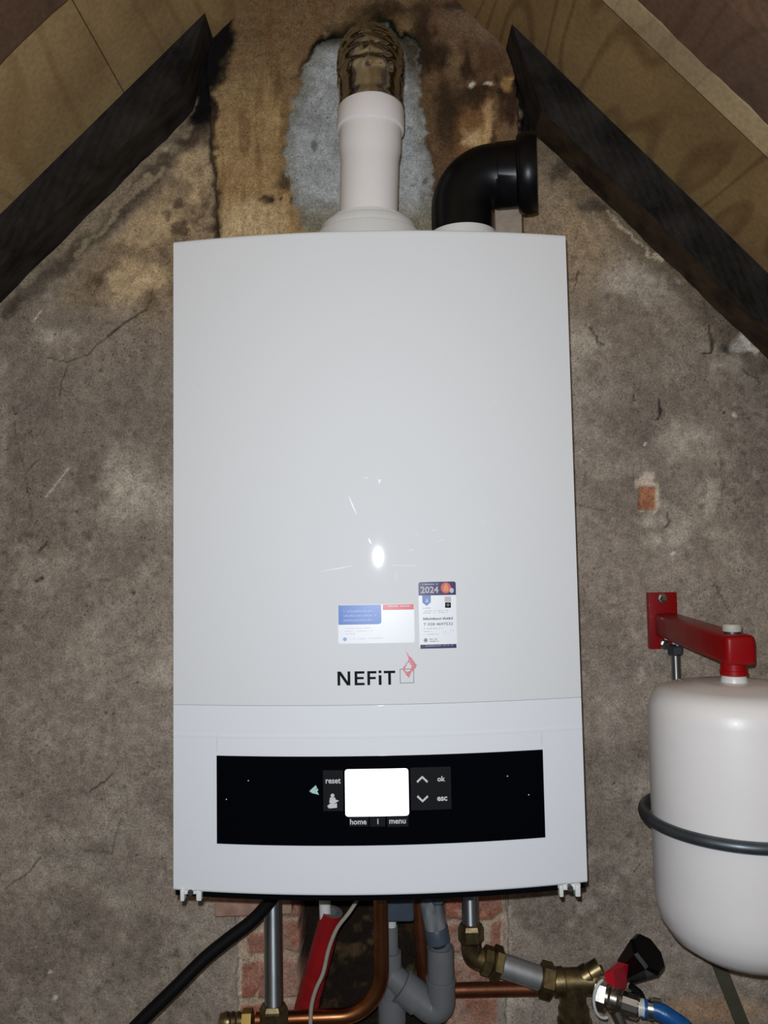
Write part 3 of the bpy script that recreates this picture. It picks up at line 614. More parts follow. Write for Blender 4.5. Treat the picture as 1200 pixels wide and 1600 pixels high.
def sweep(mb):
    disc(mb, 520, 1241, 3, 3, LT); fpoly(mb, [(516, 1244), (524, 1244), (526, 1252), (522, 1254), (515, 1252)], LT)
    fpoly(mb, [(524, 1247), (530, 1249), (513, 1260), (512, 1257)], LT); fpoly(mb, [(515, 1256), (527, 1253), (527, 1260), (514, 1261)], LT)
key('chimney_sweep_key', sweep)
def burner(mb):
    fpoly(mb, [(484, 1234), (494, 1225), (496, 1229), (489, 1235)], LT); fpoly(mb, [(484, 1235.5), (497, 1230), (498, 1233), (490, 1236.5)], LT); fpoly(mb, [(487, 1237), (495, 1232), (499, 1240), (494, 1238.5)], LT)
key('burner_light', burner, m_=backlit_green)
for (x, y) in [(389, 1218), (355, 1247), (792, 1211), (825, 1240)]:
    mb = MB(); disc(mb, x, y, 1.0, 1.0, 0.00135, n=8); mb.build('lint', backlit, panel)

# stickers
wht = mat('sticker_white', (0.84, 0.85, 0.88, 1), 0.35); blu = mat('sticker_blue', (0.07, 0.17, 0.52, 1), 0.35); rdd = mat('sticker_red', (0.62, 0.07, 0.06, 1), 0.35)
lbl = mat('print_light_blue', (0.27, 0.38, 0.72, 1), 0.4); pal = mat('print_pale', (0.60, 0.58, 0.68, 1), 0.4); pur = mat('sticker_purple', (0.035, 0.02, 0.10, 1), 0.3)
gr_t = mat('print_grey', (0.22, 0.21, 0.23, 1), 0.5); gr_l = mat('print_light_grey', (0.50, 0.50, 0.52, 1), 0.5); blk = mat('print_black', (0.004, 0.004, 0.005, 1), 0.6, spec=0.1)
org = mat('print_orange', (0.62, 0.09, 0.06, 1), 0.4); sil = mat('print_silver', (0.42, 0.40, 0.46, 1), 0.4); pnk = mat('print_pink', (0.68, 0.20, 0.24, 1), 0.4)
rsk = random.Random(5)
def words(mb, x0, x1, y, h, lift, mi, slope=-0.03, density=0.8, unit=1.4):
    """print too small to read in the photo: broken specks along a line"""
    x = x0
    while x < x1:
        wd = unit*rsk.uniform(0.5, 1.3); hh = h*rsk.uniform(0.6, 1.0); yy = y+slope*(x-x0)
        if rsk.random() < density: fpoly(mb, [(x, yy+h/2), (x+wd, yy+h/2), (x+wd, yy+h/2-hh), (x, yy+h/2-hh)], lift, mi)
        x += wd+unit*0.28
mb = MB(); x0, z1 = fxz(528, 945.5); x1, z0 = fxz(648, 1003.5)
patch(mb, x0, x1, z0, z1, 0.00025, 0, r=0.0018, nx_=16, thick=0.0002)
xa, za = fxz(528.5, 946); xb, zb2 = fxz(596, 975); patch(mb, xa, xb, zb2, z1-0.0002, 0.0004, 1, r=0.003, nx_=10, corners=(0, 1, 0, 0))
xa, za = fxz(598, 944); patch(mb, xa, x1-0.0003, z1-M(8.5, YB), z1-0.0002, 0.0004, 2, nx_=8)
for yy, xe in ((955, 585), (962, 588), (969, 582)): words(mb, 537, xe, yy, 3.6, 0.0005, 3, -0.02)
for yy, xe in ((981.5, 578), (986, 582), (990, 555)): words(mb, 538, xe, yy, 1.8, 0.0005, 4, -0.02)
words(mb, 606, 640, 947, 2.2, 0.0005, 4, -0.02); disc(mb, 539, 998.5, 3, 3, 0.0005, 3)
words(mb, 548, 570, 998, 1.8, 0.0005, 4); words(mb, 576, 598, 997, 1.8, 0.0005, 4)
tag(mb.build('sticker', [wht, blu, rdd, lbl, pal], boiler), 'small landscape sticker with a blue field and red corner bar')
mb = MB(); x0, z1 = fxz(653.5, 909.5); x1, z0 = fxz(714, 1012)
x1 = fxz(713, 960)[0]; x0 = fxz(654.5, 960)[0]
patch(mb, x0, x1, z0, z1, 0.00025, 0, r=0.0022, nx_=12, thick=0.0002)
patch(mb, x0, x1, fxz(683, 930)[1], z1, 0.0004, 1, r=0.0022, nx_=12, corners=(0, 0, 1, 1)); patch(mb, x0+0.0008, x1-0.0008, z0, z0+M(6, YB), 0.0004, 1, nx_=10)
glyphs(mb, '2024', 671, 921.5, 10.5, 0.00055, 2, bold=0.03, wpx=28); words(mb, 660, 684, 913, 2.0, 0.00055, 2)
disc(mb, 696.5, 918.5, 8, 8.5, 0.00055, 3); fpoly(mb, [(697, 911), (701, 918), (700, 924), (693, 924), (692, 918)], 0.0007, 4); disc(mb, 705.5, 922.5, 3.4, 4, 0.0008, 5)
fpoly(mb, [(659.5, 930), (673, 930), (673, 941), (666.5, 946.5), (660, 941.5)], 0.00055, 6); fpoly(mb, [(664, 941), (667, 934), (670, 941)], 0.0007, 5)
fpoly(mb, [(694.5, 932), (704.5, 932), (704.5, 940), (694.5, 940)], 0.00055, 7); fpoly(mb, [(695.3, 941), (704.3, 941), (704.3, 949.5), (695.3, 949.5)], 0.00055, 8); disc(mb, 699.8, 945, 2, 2, 0.0007, 7); disc(mb, 699.8, 945, 1.3, 1.3, 0.0008, 8)
words(mb, 661, 672, 950, 1.3, 0.00055, 6); words(mb, 661, 700, 954.5, 1.6, 0.00055, 7); words(mb, 661, 699, 957.5, 1.8, 0.00055, 7)
words(mb, 661, 708, 966.5, 4.2, 0.00055, 9, -0.02, 0.97, 2.0)
glyphs(mb, 'T 038 4697532', 684.5, 974.8, 4.4, 0.00055, 9, bold=0.02, wpx=46)
words(mb, 662, 691, 982, 1.8, 0.00055, 7); words(mb, 662, 678, 986.5, 1.5, 0.00055, 7); words(mb, 662, 684, 991, 1.5, 0.00055, 7)
for s_ in ([(690, 984), (693, 989), (696, 985), (699, 990)], [(701, 989), (705, 983), (709, 986)]):
    for a, c in zip(s_[:-1], s_[1:]): fpoly(mb, [a, c, (c[0], c[1]+0.8), (a[0], a[1]+0.8)], 0.00055, 7)
disc(mb, 665, 1000, 3.4, 3.6, 0.00055, 7); disc(mb, 665, 1000, 2.0, 2.2, 0.0007, 9); words(mb, 671, 684, 998.2, 1.8, 0.00055, 9); words(mb, 671, 685, 1001.6, 1.8, 0.00055, 9)
words(mb, 665, 706, 1009, 1.4, 0.0006, 2)
tag(mb.build('sticker', [wht, pur, sil, org, mat('print_flame', (0.72, 0.25, 0.10, 1), .4), mat('print_lilac', (0.55, 0.45, 0.62, 1), .4), mat('print_mid_blue', (0.12, 0.22, 0.50, 1), .4), gr_l, blk, gr_t], boiler), 'small upright service sticker with a purple head reading 2024')

# maker's lettering
mb = MB(); LL = 0.0003
c0 = PF(572, 1059); kk = M(1, YB-0.02)
def lg(pts, mi=0):
    vs = []
    for (a, b_) in pts: x = c0.x+(a-572)*kk; z = c0.z-(b_-1059)*kk; vs.append(Vector((x, FY(x)-LL, z)))
    mb.add(vs, [list(range(len(pts)))], mi, False)
def rc(a, b_, c_, d_, mi=0): lg([(a, b_), (c_, b_), (c_, d_), (a, d_)], mi)
T0, B0 = 1048.5, 1069.8
rc(528, T0, 532.2, B0); rc(543.6, T0, 547.8, B0); lg([(528, T0), (533.2, T0), (547.8, B0), (542.6, B0)])
rc(554.4, T0, 558.6, B0); rc(558.6, T0, 569.6, T0+3.7); rc(558.6, 1057.2, 568.4, 1060.7); rc(558.6, B0-3.7, 569.8, B0)
rc(574, T0, 578.2, B0); rc(578.2, T0, 588.2, T0+3.7); rc(578.2, 1057.4, 587, 1060.9)
rc(591.4, T0-0.6, 595.8, T0+3.4); rc(591.4, 1055, 595.8, B0)
rc(599.4, T0, 617, T0+3.8); rc(606.1, T0, 610.3, B0)
for q in ((624, 1046, 646, 1047.1), (624, 1067, 646, 1068.1), (624, 1046, 625.1, 1068), (644.9, 1046, 646, 1068)): rc(*q, 1)
mb2o = LL; LL = 0.0004
fl = [(634.2, 1018.5), (637.5, 1024.5), (643, 1030.5), (650.5, 1041), (647.5, 1047), (641.5, 1052.5), (638, 1060), (633, 1054), (628.6, 1047.5), (630.5, 1042), (636.5, 1035), (638, 1030), (635.8, 1024.5)]
inn = [(638, 1035.5), (642.8, 1043), (639.5, 1050), (634.5, 1050.5), (631.8, 1046)]
# flame as a band of little diamonds around a clear heart
rf = random.Random(3)
from mathutils.geometry import tessellate_polygon
def inside(p, poly):
    r = False; n = len(poly)
    for i in range(n):
        x0, y0 = poly[i]; x1, y1 = poly[(i+1) % n]
        if (y0 > p[1]) != (y1 > p[1]) and p[0] < (x1-x0)*(p[1]-y0)/(y1-y0)+x0: r = not r
    return r
yy = 1018.0; k = 0
while yy < 1062:
    xx = 627.0+(k % 2)*0.75
    while xx < 652:
        if inside((xx, yy), fl) and not inside((xx, yy), inn) and rf.random() < 0.93:
            lg([(xx-0.8, yy), (xx, yy-0.8), (xx+0.8, yy), (xx, yy+0.8)], 2)
        xx += 1.5
    yy += 0.75; k += 1
tag(mb.build('maker_logo', [blk, gr_t, pnk], boiler), 'black lettering beside a square with a red flame')

# latches under the front
def latch(px, py, tiny=0.0):
    c = P(px, py, -0.343); mb = MB(); k = M(1, -0.343)
    for sx, wd in ((-13, 6.5), (12, 8)):
        mb.box((c.x+sx*k, c.y, c.z+1*k), wd*k, 0.012, 17*k, bev=0.0012)
    mb.box((c.x, c.y+0.001, c.z+4*k), 25*k, 0.009, 5*k, bev=0.0008)
    mb.box((c.x, c.y+0.004, c.z+7*k), 34*k, 0.012, 6*k)
    o = mb.build('latch', white_txt, boiler)
    s = MB().lathe((c.x, c.y-0.007, c.z+6*k), (c.x, c.y, c.z+6*k), [(0, 4.5*k), (1, 4.5*k)], 16); s.build('screw', zinc, o)
latch(300, 1397); latch(889, 1390.5)

# flue sockets on top of the boiler
yf = -0.22
def at_(px, py, y): return P(px, py, y)
c = P(576, 340, yf); zt_ = EZ+H-0.012
zr = P(576, 322, yf-0.06).z
k = M(1, yf)
def prof_abs(x, y, z0, z1, pr, mb, seg=64): # pr: (z, r)
    mb.lathe((x, y, z0), (x, y, z1), [((z-z0)/(z1-z0), r) for z, r in pr], seg)
xa = P(575.5, 345, yf).x
ztop = P(576, 328, yf-0.06).z
mb = MB(); prof_abs(xa, yf, zt_, ztop+0.01, [(zt_, 0.0685), (ztop-0.014, 0.0685), (ztop-0.012, 0.0675), (ztop-0.0115, 0.0625), (ztop-0.002, 0.0618), (ztop+0.001, 0.0600), (ztop+0.0015, 0.057), (ztop+0.0015, 0.052), (ztop+0.009, 0.0505), (ztop+0.01, 0.045), (ztop+0.01, 0.038)], mb)
mb.build('flue_socket', ring_pl, boiler)
xb_ = P(722, 345, yf).x; zt2 = P(722, 347.5, yf-0.04).z
mb = MB(); prof_abs(xb_, yf, zt_, zt2, [(zt_, 0.044), (zt2-0.004, 0.044), (zt2-0.001, 0.043), (zt2, 0.040)], mb)
mb.build('air_socket', ring_pl, boiler)

# ------------------------------------------------------------------ white flue pipe
zb_ = ztop+0.0105; zc = P(579, 172, yf).z; z2 = P(579, 205, yf).z; z3 = P(577, 238, yf).z; z4 = P(577, 258, yf).z
xt = P(580, 180, yf).x
mb = MB(); hgt = zc-zb_
def tt(z): return (z-zb_)/hgt
mb.lathe((xa, yf, zb_), (xt, yf, zc), [(0, 0.0372), (tt(z4), 0.0375), (tt(z4)+0.06, 0.0382), (tt(z3), 0.0398), (tt(z2)-0.01, 0.0400), (tt(z2), 0.0428), (tt(z2)+0.03, 0.0435), (0.97, 0.0430), (1.0, 0.0418)], 64)
tag(mb.build('flue_pipe', white_pl, sharp=50), 'white plastic flue pipe standing upright on the boiler under the shiny metal elbow', 'pipe')
# crinkled metal elbow that turns back into the wall
za = zc-0.0005; zv = P(580, 133, yf).z
rbd = 0.062; pts = [Vector((xt, yf, za))]; rads = []
for i in range(1, 9): pts.append(Vector((xt, yf, za+(zv-za)*i/8)))
n = 64
for i in range(1, n+1):
    a = math.pi/2*i/n; pts.append(Vector((xt, yf+rbd*(1-math.cos(a)), zv+rbd*math.sin(a))))
for i in range(1, 20): pts.append(Vector((xt, yf+rbd+(0.012-yf-rbd)*i/19, zv+rbd)))
for i, p in enumerate(pts):
    r = 0.0412
    if i > 8: r += 0.0030*abs(math.sin((i-8)*math.pi/7)) - 0.0006
    if i <= 1: r = 0.0424
    rads.append(r)
mb = MB().tube(pts, rads, 72)
rr = random.Random(8); ctr = len(pts)
for vi, v in enumerate(mb.v):
    i = vi//72
    if i > 7: v += NZ.noise_vector(v*95)*0.0017 + NZ.noise_vector(v*260)*0.0010
tag(mb.build('flue_elbow', chrome, sharp=70), 'shiny crinkled metal elbow joining the top of the white pipe to the wall', 'pipe')
# ------------------------------------------------------------------ black elbow
kx = M(1, yf); cx, cz = xb_, 0
zc0 = P(772, 279, yf).z; R_ = M(52, yf); x_h = xb_+R_
el = thing('air_elbow', (xb_, yf, zt2), 'black plastic bend pointing right above the boiler', 'pipe')
pts = [Vector((xb_, yf, zt2-0.0)), Vector((xb_, yf, zc0-R_-0.001))]
for i in range(0, 21):
    a = math.pi/2*i/20; pts.append(Vector((xb_+R_*(1-math.cos(a)), yf-0.006*(i/20), zc0-R_+R_*math.sin(a))))
xe = P(812, 275, yf-0.006).x; pts.append(Vector((x_h+0.004, yf-0.006, zc0))); pts.append(Vector((xe, yf-0.01, zc0)))
if pts[1].z <= pts[0].z: pts.pop(1)
mb = MB().tube(pts, [0.0388]*(len(pts)-3)+[0.0388, 0.0402, 0.0402], 56); mb.build('bend', black_pl, el, sharp=50)
x2 = P(839, 275, yf-0.01).x
mb = MB().lathe((xe-0.004, yf-0.009, zc0+0.0), (x2-0.001, yf-0.014, zc0), [(0, 0.0402), (0.05, 0.0455), (0.3, 0.0490), (0.75, 0.0490), (1, 0.047), (1, 0.039), (0.3, 0.038)], 56, caps=False)
mb.build('collar', black_pl, el, sharp=50)
c = P(775, 276, -0.2595); mb = MB().tube([(P(770, 276, yf).x-0.001, yf-0.004, zc0), (P(770, 276, yf).x+0.0012, yf-0.004, zc0)], 0.0398, 56); mb.build('mould_seam', black_pl, el)
cblk = mat('pale_block', (0.50, 0.39, 0.29, 1), 0.85, var=0.25, vscale=60, bump=0.2)
p0 = P(771, 334, -0.15); p1 = P(812, 334, -0.15)
mb = MB().box(((p0.x+p1.x)/2, -0.15, (p0.z+EZ+H-0.006)/2), p1.x-p0.x, 0.03, p0.z-(EZ+H-0.006), bev=0.001)
tag(mb.build('wooden_block', cblk), 'small pale block on top of the boiler below the black bend', 'block')

# ------------------------------------------------------------------ expansion vessel, bracket, ring
yv = -0.245; R = 0.1007
vx = P(1147, 1060, yv).x; zt3 = P(1147, 1063, yv).z; zbt = P(1147, 1495, yv).z
yv_c = Vector((vx, yv, 0))
ves = thing('expansion_vessel', (vx, yv, zbt), 'white round-shouldered expansion vessel hanging from the red bracket', 'tank')
Hh = zt3-zbt; mb = MB(); pr = [(zbt, 0.0005), (zbt+0.002, R*0.35), (zbt+0.010, R*0.62), (zbt+0.024, R*0.83), (zbt+0.042, R*0.945), (zbt+0.062, R*0.99), (zbt+0.08, R)]
pr += [(zt3-0.040, R), (zt3-0.028, R*0.985), (zt3-0.018, R*0.94), (zt3-0.011, R*0.87), (zt3-0.0065, R*0.74), (zt3-0.004, R*0.5), (zt3-0.002, R*0.44), (zt3-0.0016, R*0.3), (zt3-0.0015, 0.001)]
prof_abs(vx, yv, zbt, zt3, pr, mb, 96); mb.build('shell', vessel_m, ves, sharp=60)
mb = MB(); prof_abs(vx, yv, zt3-0.004, zt3+0.006, [(zt3-0.004, 0.0155), (zt3+0.002, 0.0150), (zt3+0.006, 0.0135)], mb, 32); mb.build('neck_washer', white_txt, ves)
# ring
zr_ = P(1005, 1266, yv+0.03).z; Rr = 0.1082; pts = [Vector((vx+Rr*math.cos(2*math.pi*i/96), yv+0.003+Rr*math.sin(2*math.pi*i/96), zr_)) for i in range(97)]
mb = MB().tube(pts, 0.0068, 16, caps=False)
rg = tag(mb.build('retaining_ring', darksteel), 'dark grey round steel hoop around the middle of the white vessel', 'ring')
mb = MB().tube([(vx, yv+0.003+Rr, zr_), (vx, 0.028, zr_)], 0.006, 14); mb.build('wall_arm', darksteel, rg)
# bracket
br = thing('vessel_bracket', tuple(P(1035, 1012, 0.02)), 'dark red steel wall bracket holding up the white vessel', 'bracket')
a = P(1011.5, 926, 0.012); b2 = P(1059, 1013, 0.012); pc = (a+b2)/2; pc.y = 0.013
rot = Matrix.Rotation(0.0, 3, 'Y')
MB().box(pc, abs(b2.x-a.x), 0.012, abs(a.z-b2.z), rot, bev=0.0008).build('wall_plate', red_pt, br)
e = P(1155.5, 1018, yv-0.022); s_ = P(1040, 976, 0.006); sz = M(47, yv-0.022)
d = (e-s_); ln = d.length; yaxis = d.normalized(); zax = Vector((0, 0, 1)); zax = (zax-yaxis*zax.dot(yaxis)).normalized(); xax = yaxis.cross(zax)
Rm = Matrix((xax, yaxis, zax)).transposed()
# keep the arm's end square over the vessel
e = Vector((vx+0.001, yv-0.022, P(1155, 1017, yv-0.022).z)); s_ = Vector((e.x-0.002, 0.006, e.z+0.004))
s_ = Vector((P(1041, 976, 0.006).x, 0.006, P(1041, 976, 0.006).z))
d = e-s_; ln = d.length; yaxis = d.normalized(); zax = (Vector((0, 0, 1))-yaxis*yaxis.z).normalized(); xax = yaxis.cross(zax); Rm = Matrix((xax, yaxis, zax)).transposed()
MB().box((s_+e)/2, sz, ln, sz, Rm, bev=0.006).build('arm', red_pt, br)
zu = e.z-sz/2
mb = MB(); prof_abs(vx, yv, zt3+0.006, zu+0.004, [(zt3+0.006, 0.0145), (zt3+0.007, 0.016), (zt3+0.012, 0.016), (zt3+0.0125, 0.0152), (zu+0.004, 0.0152)], mb, 32); mb.build('socket', red_pt, br)
zup = e.z+sz/2-0.001
MB().lathe((vx, yv, zup-0.001), (vx, yv, zup+0.006), [(0, 0.009), (1, 0.009)], 20).build('nut', darksteel, br)
mb = MB().lathe((vx, yv, zup+0.004), (vx, yv, zup+0.013), [(0, 0.0105), (0.1, 0.011), (0.85, 0.011), (1, 0.009)], 20); tag(mb.build('bleed_cap', mat('cream_cap', (0.66, 0.63, 0.55, 1), 0.4, var=.2, vscale=150), br), 'cream plastic cap')
for (px, py) in ((1035, 935), (1039, 1007)):
    p = P(px, py, 0.006); o = MB().lathe((p.x, 0.0075, p.z), (p.x, 0.0045, p.z), [(0, 0.0078), (0.6, 0.0078), (1, 0.007)], 24)
    o.lathe((p.x, 0.005, p.z), (p.x, -0.002, p.z), [(0, 0.0058), (0.7, 0.0058), (1, 0.004)], 6, smooth=False); o.build('bolt', zinc, br)
# thin steel pipe behind the vessel
p = P(1055, 1010, -0.03); q2 = P(1056, 1500, -0.03)
sp = thing('steel_pipe', tuple(Vector((p.x, -0.03, EZ+0.0))), 'thin grey steel pipe coming up behind the white vessel under the red bracket', 'pipe')
MB().tube([(p.x, -0.03, P(1055, 1150, -0.03).z), (p.x, -0.03, p.z-0.006)], 0.0068, 20).build('pipe', steel_up, sp)
MB().lathe((p.x, -0.03, p.z-0.013), (p.x, -0.03, p.z+0.002), [(0, 0.009), (0.15, 0.0115), (0.85, 0.0115), (1, 0.009)], 6, smooth=False).build('nut', darksteel, sp)
MB().box((p.x, -0.036, p.z+0.006), 0.012, 0.004, 0.004).box((p.x+0.001, -0.036, p.z), 0.003, 0.004, 0.012).build('tab', white_txt, sp)
# olive strap under the vessel
a = P(1110, 1470, -0.01); b2 = P(1185, 1660, -0.01); d = (b2-a); ax = d.normalized(); nn_ = Vector((0, 1, 0)); sd = ax.cross(nn_).normalized(); Rm = Matrix((sd, nn_, ax)).transposed()
a2 = P(1095, 1440, -0.01); mid = (a2+b2)/2; tag(MB().box(mid, M(20, -0.01), 0.004, (b2-a2).length, Rm, bev=0.0008).build('strap', olive), 'dull olive flat strap slanting down the wall below the white vessel', 'strap')

# ------------------------------------------------------------------ pipework under the boiler
zin = EZ+0.003
def top(px, y, py=1420): p = P(px, py, y); return Vector((p.x, y, zin))
# black cable
yc = -0.17
pts = smooth_path([top(462, yc), P(452, 1370, yc), P(428, 1400, yc), P(397, 1436, yc), P(352, 1471, yc-0.005), P(318, 1499, yc-0.01), P(272, 1545, yc-0.02), P(216, 1600, yc-0.03), P(150, 1670, yc-0.04)])
tag(MB().tube(pts, 0.0083, 20).build('power_cable', black_mt), 'thick black cable running down to the left from under the boiler', 'cable')
# left steel pipe with brass fitting
ys = -0.14; zb5 = P(427, 1574, ys).z; x5 = P(427, 1490, ys).x; r5 = M(13.8, ys)
sp = thing('steel_pipe', (x5, ys, P(427, 1640, ys).z), 'shiny upright galvanised pipe left of the red insulation', 'pipe')
MB().tube([(x5, ys, zin), (x5, ys, zb5-0.005)], r5, 32).build('pipe', steel_up, sp)
mb = MB(); l0 = P(427, 1660, ys).z; MB().tube([(x5, ys, l0+0.004), (x5, ys, l0-0.25)], r5, 24).build('lower_pipe', steel, sp)
mb.lathe((x5, ys, zb5+0.006), (x5, ys, zb5-0.022), [(0, r5+0.0002), (0.02, r5+0.003), (0.2, 0.0178), (0.3, 0.0185), (1, 0.0185)], 6, smooth=False)
mb.lathe((x5, ys, zb5-0.022), (x5, ys, l0), [(0, 0.0165), (0.3, 0.015), (0.35, 0.018), (0.8, 0.018), (1, 0.014)], 28); mb.build('compression_fitting', brass, sp, sharp=25)
# copper bend: along the bottom, then up
yk = -0.115; rk = M(11.5, yk)
pts = bent([P(400, 1594, yk+0.0), Vector((P(597, 1586, yk).x, yk, P(597, 1586, yk).z)), top(596, yk)], 0.058, 14)
cp = thing('copper_pipe', tuple(P(500, 1600, yk)), 'bright copper pipe sweeping from bottom left up to the boiler', 'pipe')
MB().tube(pts, rk, 28).build('pipe', copper, cp)
a = P(403, 1594, yk); d = (P(403, 1594, yk)-P(345, 1597, yk)).normalized()
mb = MB(); e1 = P(345, 1598, yk)
mb.lathe(P(396, 1594, yk), P(378, 1595, yk), [(0, 0.0115), (0.1, 0.0145), (0.9, 0.0145), (1, 0.0115)], 6, smooth=False); mb.build('nut', brass_br, cp)
MB().lathe(P(378, 1595, yk), P(343, 1598, yk), [(0, 0.010), (0.15, 0.012), (0.25, 0.0105), (0.4, 0.0125), (0.5, 0.011), (0.65, 0.0125), (0.8, 0.0115), (0.95, 0.011), (1, 0.007)], 24).build('hose_tail', brass, cp)
# red insulated pipe
yr = -0.07; A = P(519, 1424, yr-0.01); Bq = P(477, 1582, yr+0.01); Cq = P(455, 1850, yr+0.02)
ri = thing('insulated_pipe', tuple(Cq), 'pipe in red foam insulation leaning down behind the thin beige wire', 'pipe')
pts = [A+(Bq-A)*t for t in np.linspace(0, 1, 30)] + [Bq+(Cq-Bq)*t for t in np.linspace(0.1, 1, 6)]
rad = []
for i in range(len(pts)):
    t = i/29; r = M(16.5, yr)+0.0018*min(1, t); r -= 0.0016*math.exp(-((t-0.62)/0.02)**2)+0.0016*math.exp(-((t-0.82)/0.02)**2); rad.append(r)
mb = MB().tube(pts, rad, 28, caps=False); dA = (Bq-A).normalized()
mb.lathe(A, A+dA*0.03, [(0, rad[0]), (0, M(10, yr)), (1, M(9.5, yr))], 28, mi=1, caps=False)
mb.build('insulation', [red_foam, grey_in], ri, sharp=60)
wp = [top(507, yr-0.012), P(508, 1425, yr-0.012), A+dA*0.025]
MB().tube(smooth_path(wp, 6), M(8.8, yr), 20).build('pipe', white_pl, ri)
# beige wire
yw = -0.16; pts = smooth_path([top(570, yw), P(569, 1375, yw), P(560, 1402, yw), P(546, 1425, yw), P(527, 1450, yw), P(514, 1482, yw), P(505, 1520, yw), P(494, 1545, yw), P(487, 1570, yw), P(485, 1600, yw), P(484, 1650, yw), P(488, 1900, yw)])
tag(MB().tube(pts, M(3.1, yw), 12).build('wire', beige), 'thin beige wire dangling in front of the red insulation', 'wire')
# grey PVC drain with trap
yp = -0.085; k = M(1, yp)
dr = thing('drain_pipe', tuple(P(620, 1650, yp)), 'grey plastic condensate drain with an open cup on its right arm', 'pipe')
a = P(617, 1412, yp-0.01); MB().box((a.x, yp-0.01, (zin+P(617, 1430, yp-0.01).z)/2), 56*k, 0.045, zin-P(617, 1430, yp-0.01).z, bev=0.004).build('trap_housing', pvc_blue, dr)
v0 = P(611, 1428, yp); v1 = P(612, 1450, yp)
MB().tube([v0+Vector((0, 0, .01)), v1-Vector((0, 0, .01))], 7.5*k, 20).build('outlet_tube', white_txt, dr)
mb = MB(); x6 = P(611, 1500, yp).x
za1, za2, za3, za4 = [P(611, y_, yp).z for y_ in (1447, 1487, 1560, 1680)]
mb.lathe((x6, yp, za1), (x6, yp, za4), [(0, 11*k), (0.02, 11.5*k), ((za1-za2)/(za1-za4), 11.5*k), ((za1-za2)/(za1-za4), 15.5*k), ((za1-za2)/(za1-za4)+0.02, 16*k), (0.46, 16*k), (0.47, 20*k), (0.50, 21*k), (0.64, 21*k), (0.65, 19*k), (1, 19*k)], 28)
j0 = P(608, 1520, yp); j1 = P(640, 1550, yp-0.004); mb.tube([j0, j1], 19*k, 28)
mb.build('branch_tee', pvc, dr, sharp=40)
j2 = P(672, 1578, yp-0.01); x7 = P(690, 1540, yp-0.01); tp = P(688, 1479, yp-0.01); md = P(688, 1530, yp-0.01); md2 = P(688, 1572, yp-0.01)
mb = MB().tube([P(628, 1540, yp-0.003), P(655, 1562, yp-0.006)], 24*k, 28); mb.tube([P(625, 1538, yp-0.003), P(629, 1541, yp-0.003)], 25.5*k, 28); mb.build('sleeve', pvc, dr, sharp=40)
pts = bent([P(645, 1554, yp-0.006), P(690, 1590, yp-0.012), P(689, 1528, yp-0.012)], 22*k, 10)
MB().tube(pts, 21*k, 28).build('bend', pvc, dr, sharp=50)
mb = MB().tube([P(689, 1533, yp-0.012), P(689, 1528, yp-0.012)], 22.5*k, 28)
mb.lathe(P(689, 1531, yp-0.012), P(688, 1479, yp-0.012), [(0, 20*k), (1, 20*k), (1, 17*k), (0.3, 17*k), (0.3, 0.0)], 32, caps=False); mb.build('cup', pvc, dr, sharp=40)
# discharge pipe above the cup
y8 = yp-0.012
dc = thing('discharge_pipe', tuple(P(686, 1480, y8)), 'streaky blue grey pipe ending above the open drain cup', 'pipe')
t8 = P(672, 1404, y8); MB().tube([Vector((t8.x-0.001, y8, zin)), P(672, 1404, y8), P(681, 1452, y8)], 16.5*k, 26).build('pipe', pvc_streak, dc, sharp=60)
MB().lathe(P(681, 1448, y8), P(686, 1478, y8), [(0, 17*k), (0.05, 18*k), (0.75, 18*k), (0.85, 13*k), (1, 10*k)], 26).build('spout', pvc_blue, dc)
p = P(684, 1404, y8-0.03); MB().lathe((p.x, p.y+0.012, p.z), (p.x, p.y-0.002, p.z), [(0, 0.010), (0.8, 0.0105), (1, 0.008)], 6, smooth=False).build('nut', pvc_blue, dc)
# second copper pipe: down, then right along the wall
y9 = -0.045
pts = bent([top(655, y9), P(656, 1430, y9), P(664, 1548, y9), P(850, 1544, y9), P(960, 1540, y9)], 0.028, 12)
tag(MB().tube(pts, M(10.5, y9), 24).build('copper_pipe', copper_dk), 'tarnished copper pipe running right along the bare bricks behind the brass fittings', 'pipe')
# right steel pipe, brass elbow, tee
y10 = -0.12; k = M(1, y10)
rp = thing('steel_pipe', tuple(P(905, 1650, y10)), 'galvanised pipe with brass elbow and tee leading right to the red-handled valve', 'pipe')
x10 = P(735, 1430, y10).x; MB().tube([(x10, y10, zin), (x10, y10, P(735, 1460, y10).z)], 13*k, 28).build('upright_pipe', steel_up, rp)
mb = MB(); c1 = P(735, 1440, y10); c1.x = x10; c2 = P(735, 1472, y10); c2.x = x10; c3_ = P(738, 1492, y10); c3_.x = x10
mb.lathe(c1, c2, [(0, 13.5*k), (0.1, 17*k), (0.3, 19.5*k), (0.85, 19.5*k), (1, 16*k)], 6, smooth=False)
mb.tube(bent([c2, P(737, 1494, y10), P(772, 1506, y10)], 12*k, 6), 15.5*k, 24)
mb.lathe(P(753, 1498, y10), P(768, 1503, y10), [(0, 16*k), (0.1, 21*k), (0.9, 21*k), (1, 18*k)], 8, smooth=False)
mb.lathe(P(768, 1503, y10), P(784, 1508.5, y10), [(0, 22*k), (0.15, 26*k), (0.8, 26*k), (1, 19*k)], 6, smooth=False)
mb.build('elbow_fitting', brass, rp, sharp=25)
MB().tube([P(778, 1506, y10), P(848, 1530, y10)], 17.5*k, 28).build('cross_pipe', steel, rp)
mb = MB(); tcn = P(893, 1540, y10)
mb.lathe(P(842, 1528, y10), P(864, 1534, y10), [(0, 19*k), (0.12, 26*k), (0.85, 26*k), (1, 21*k)], 6, smooth=False)
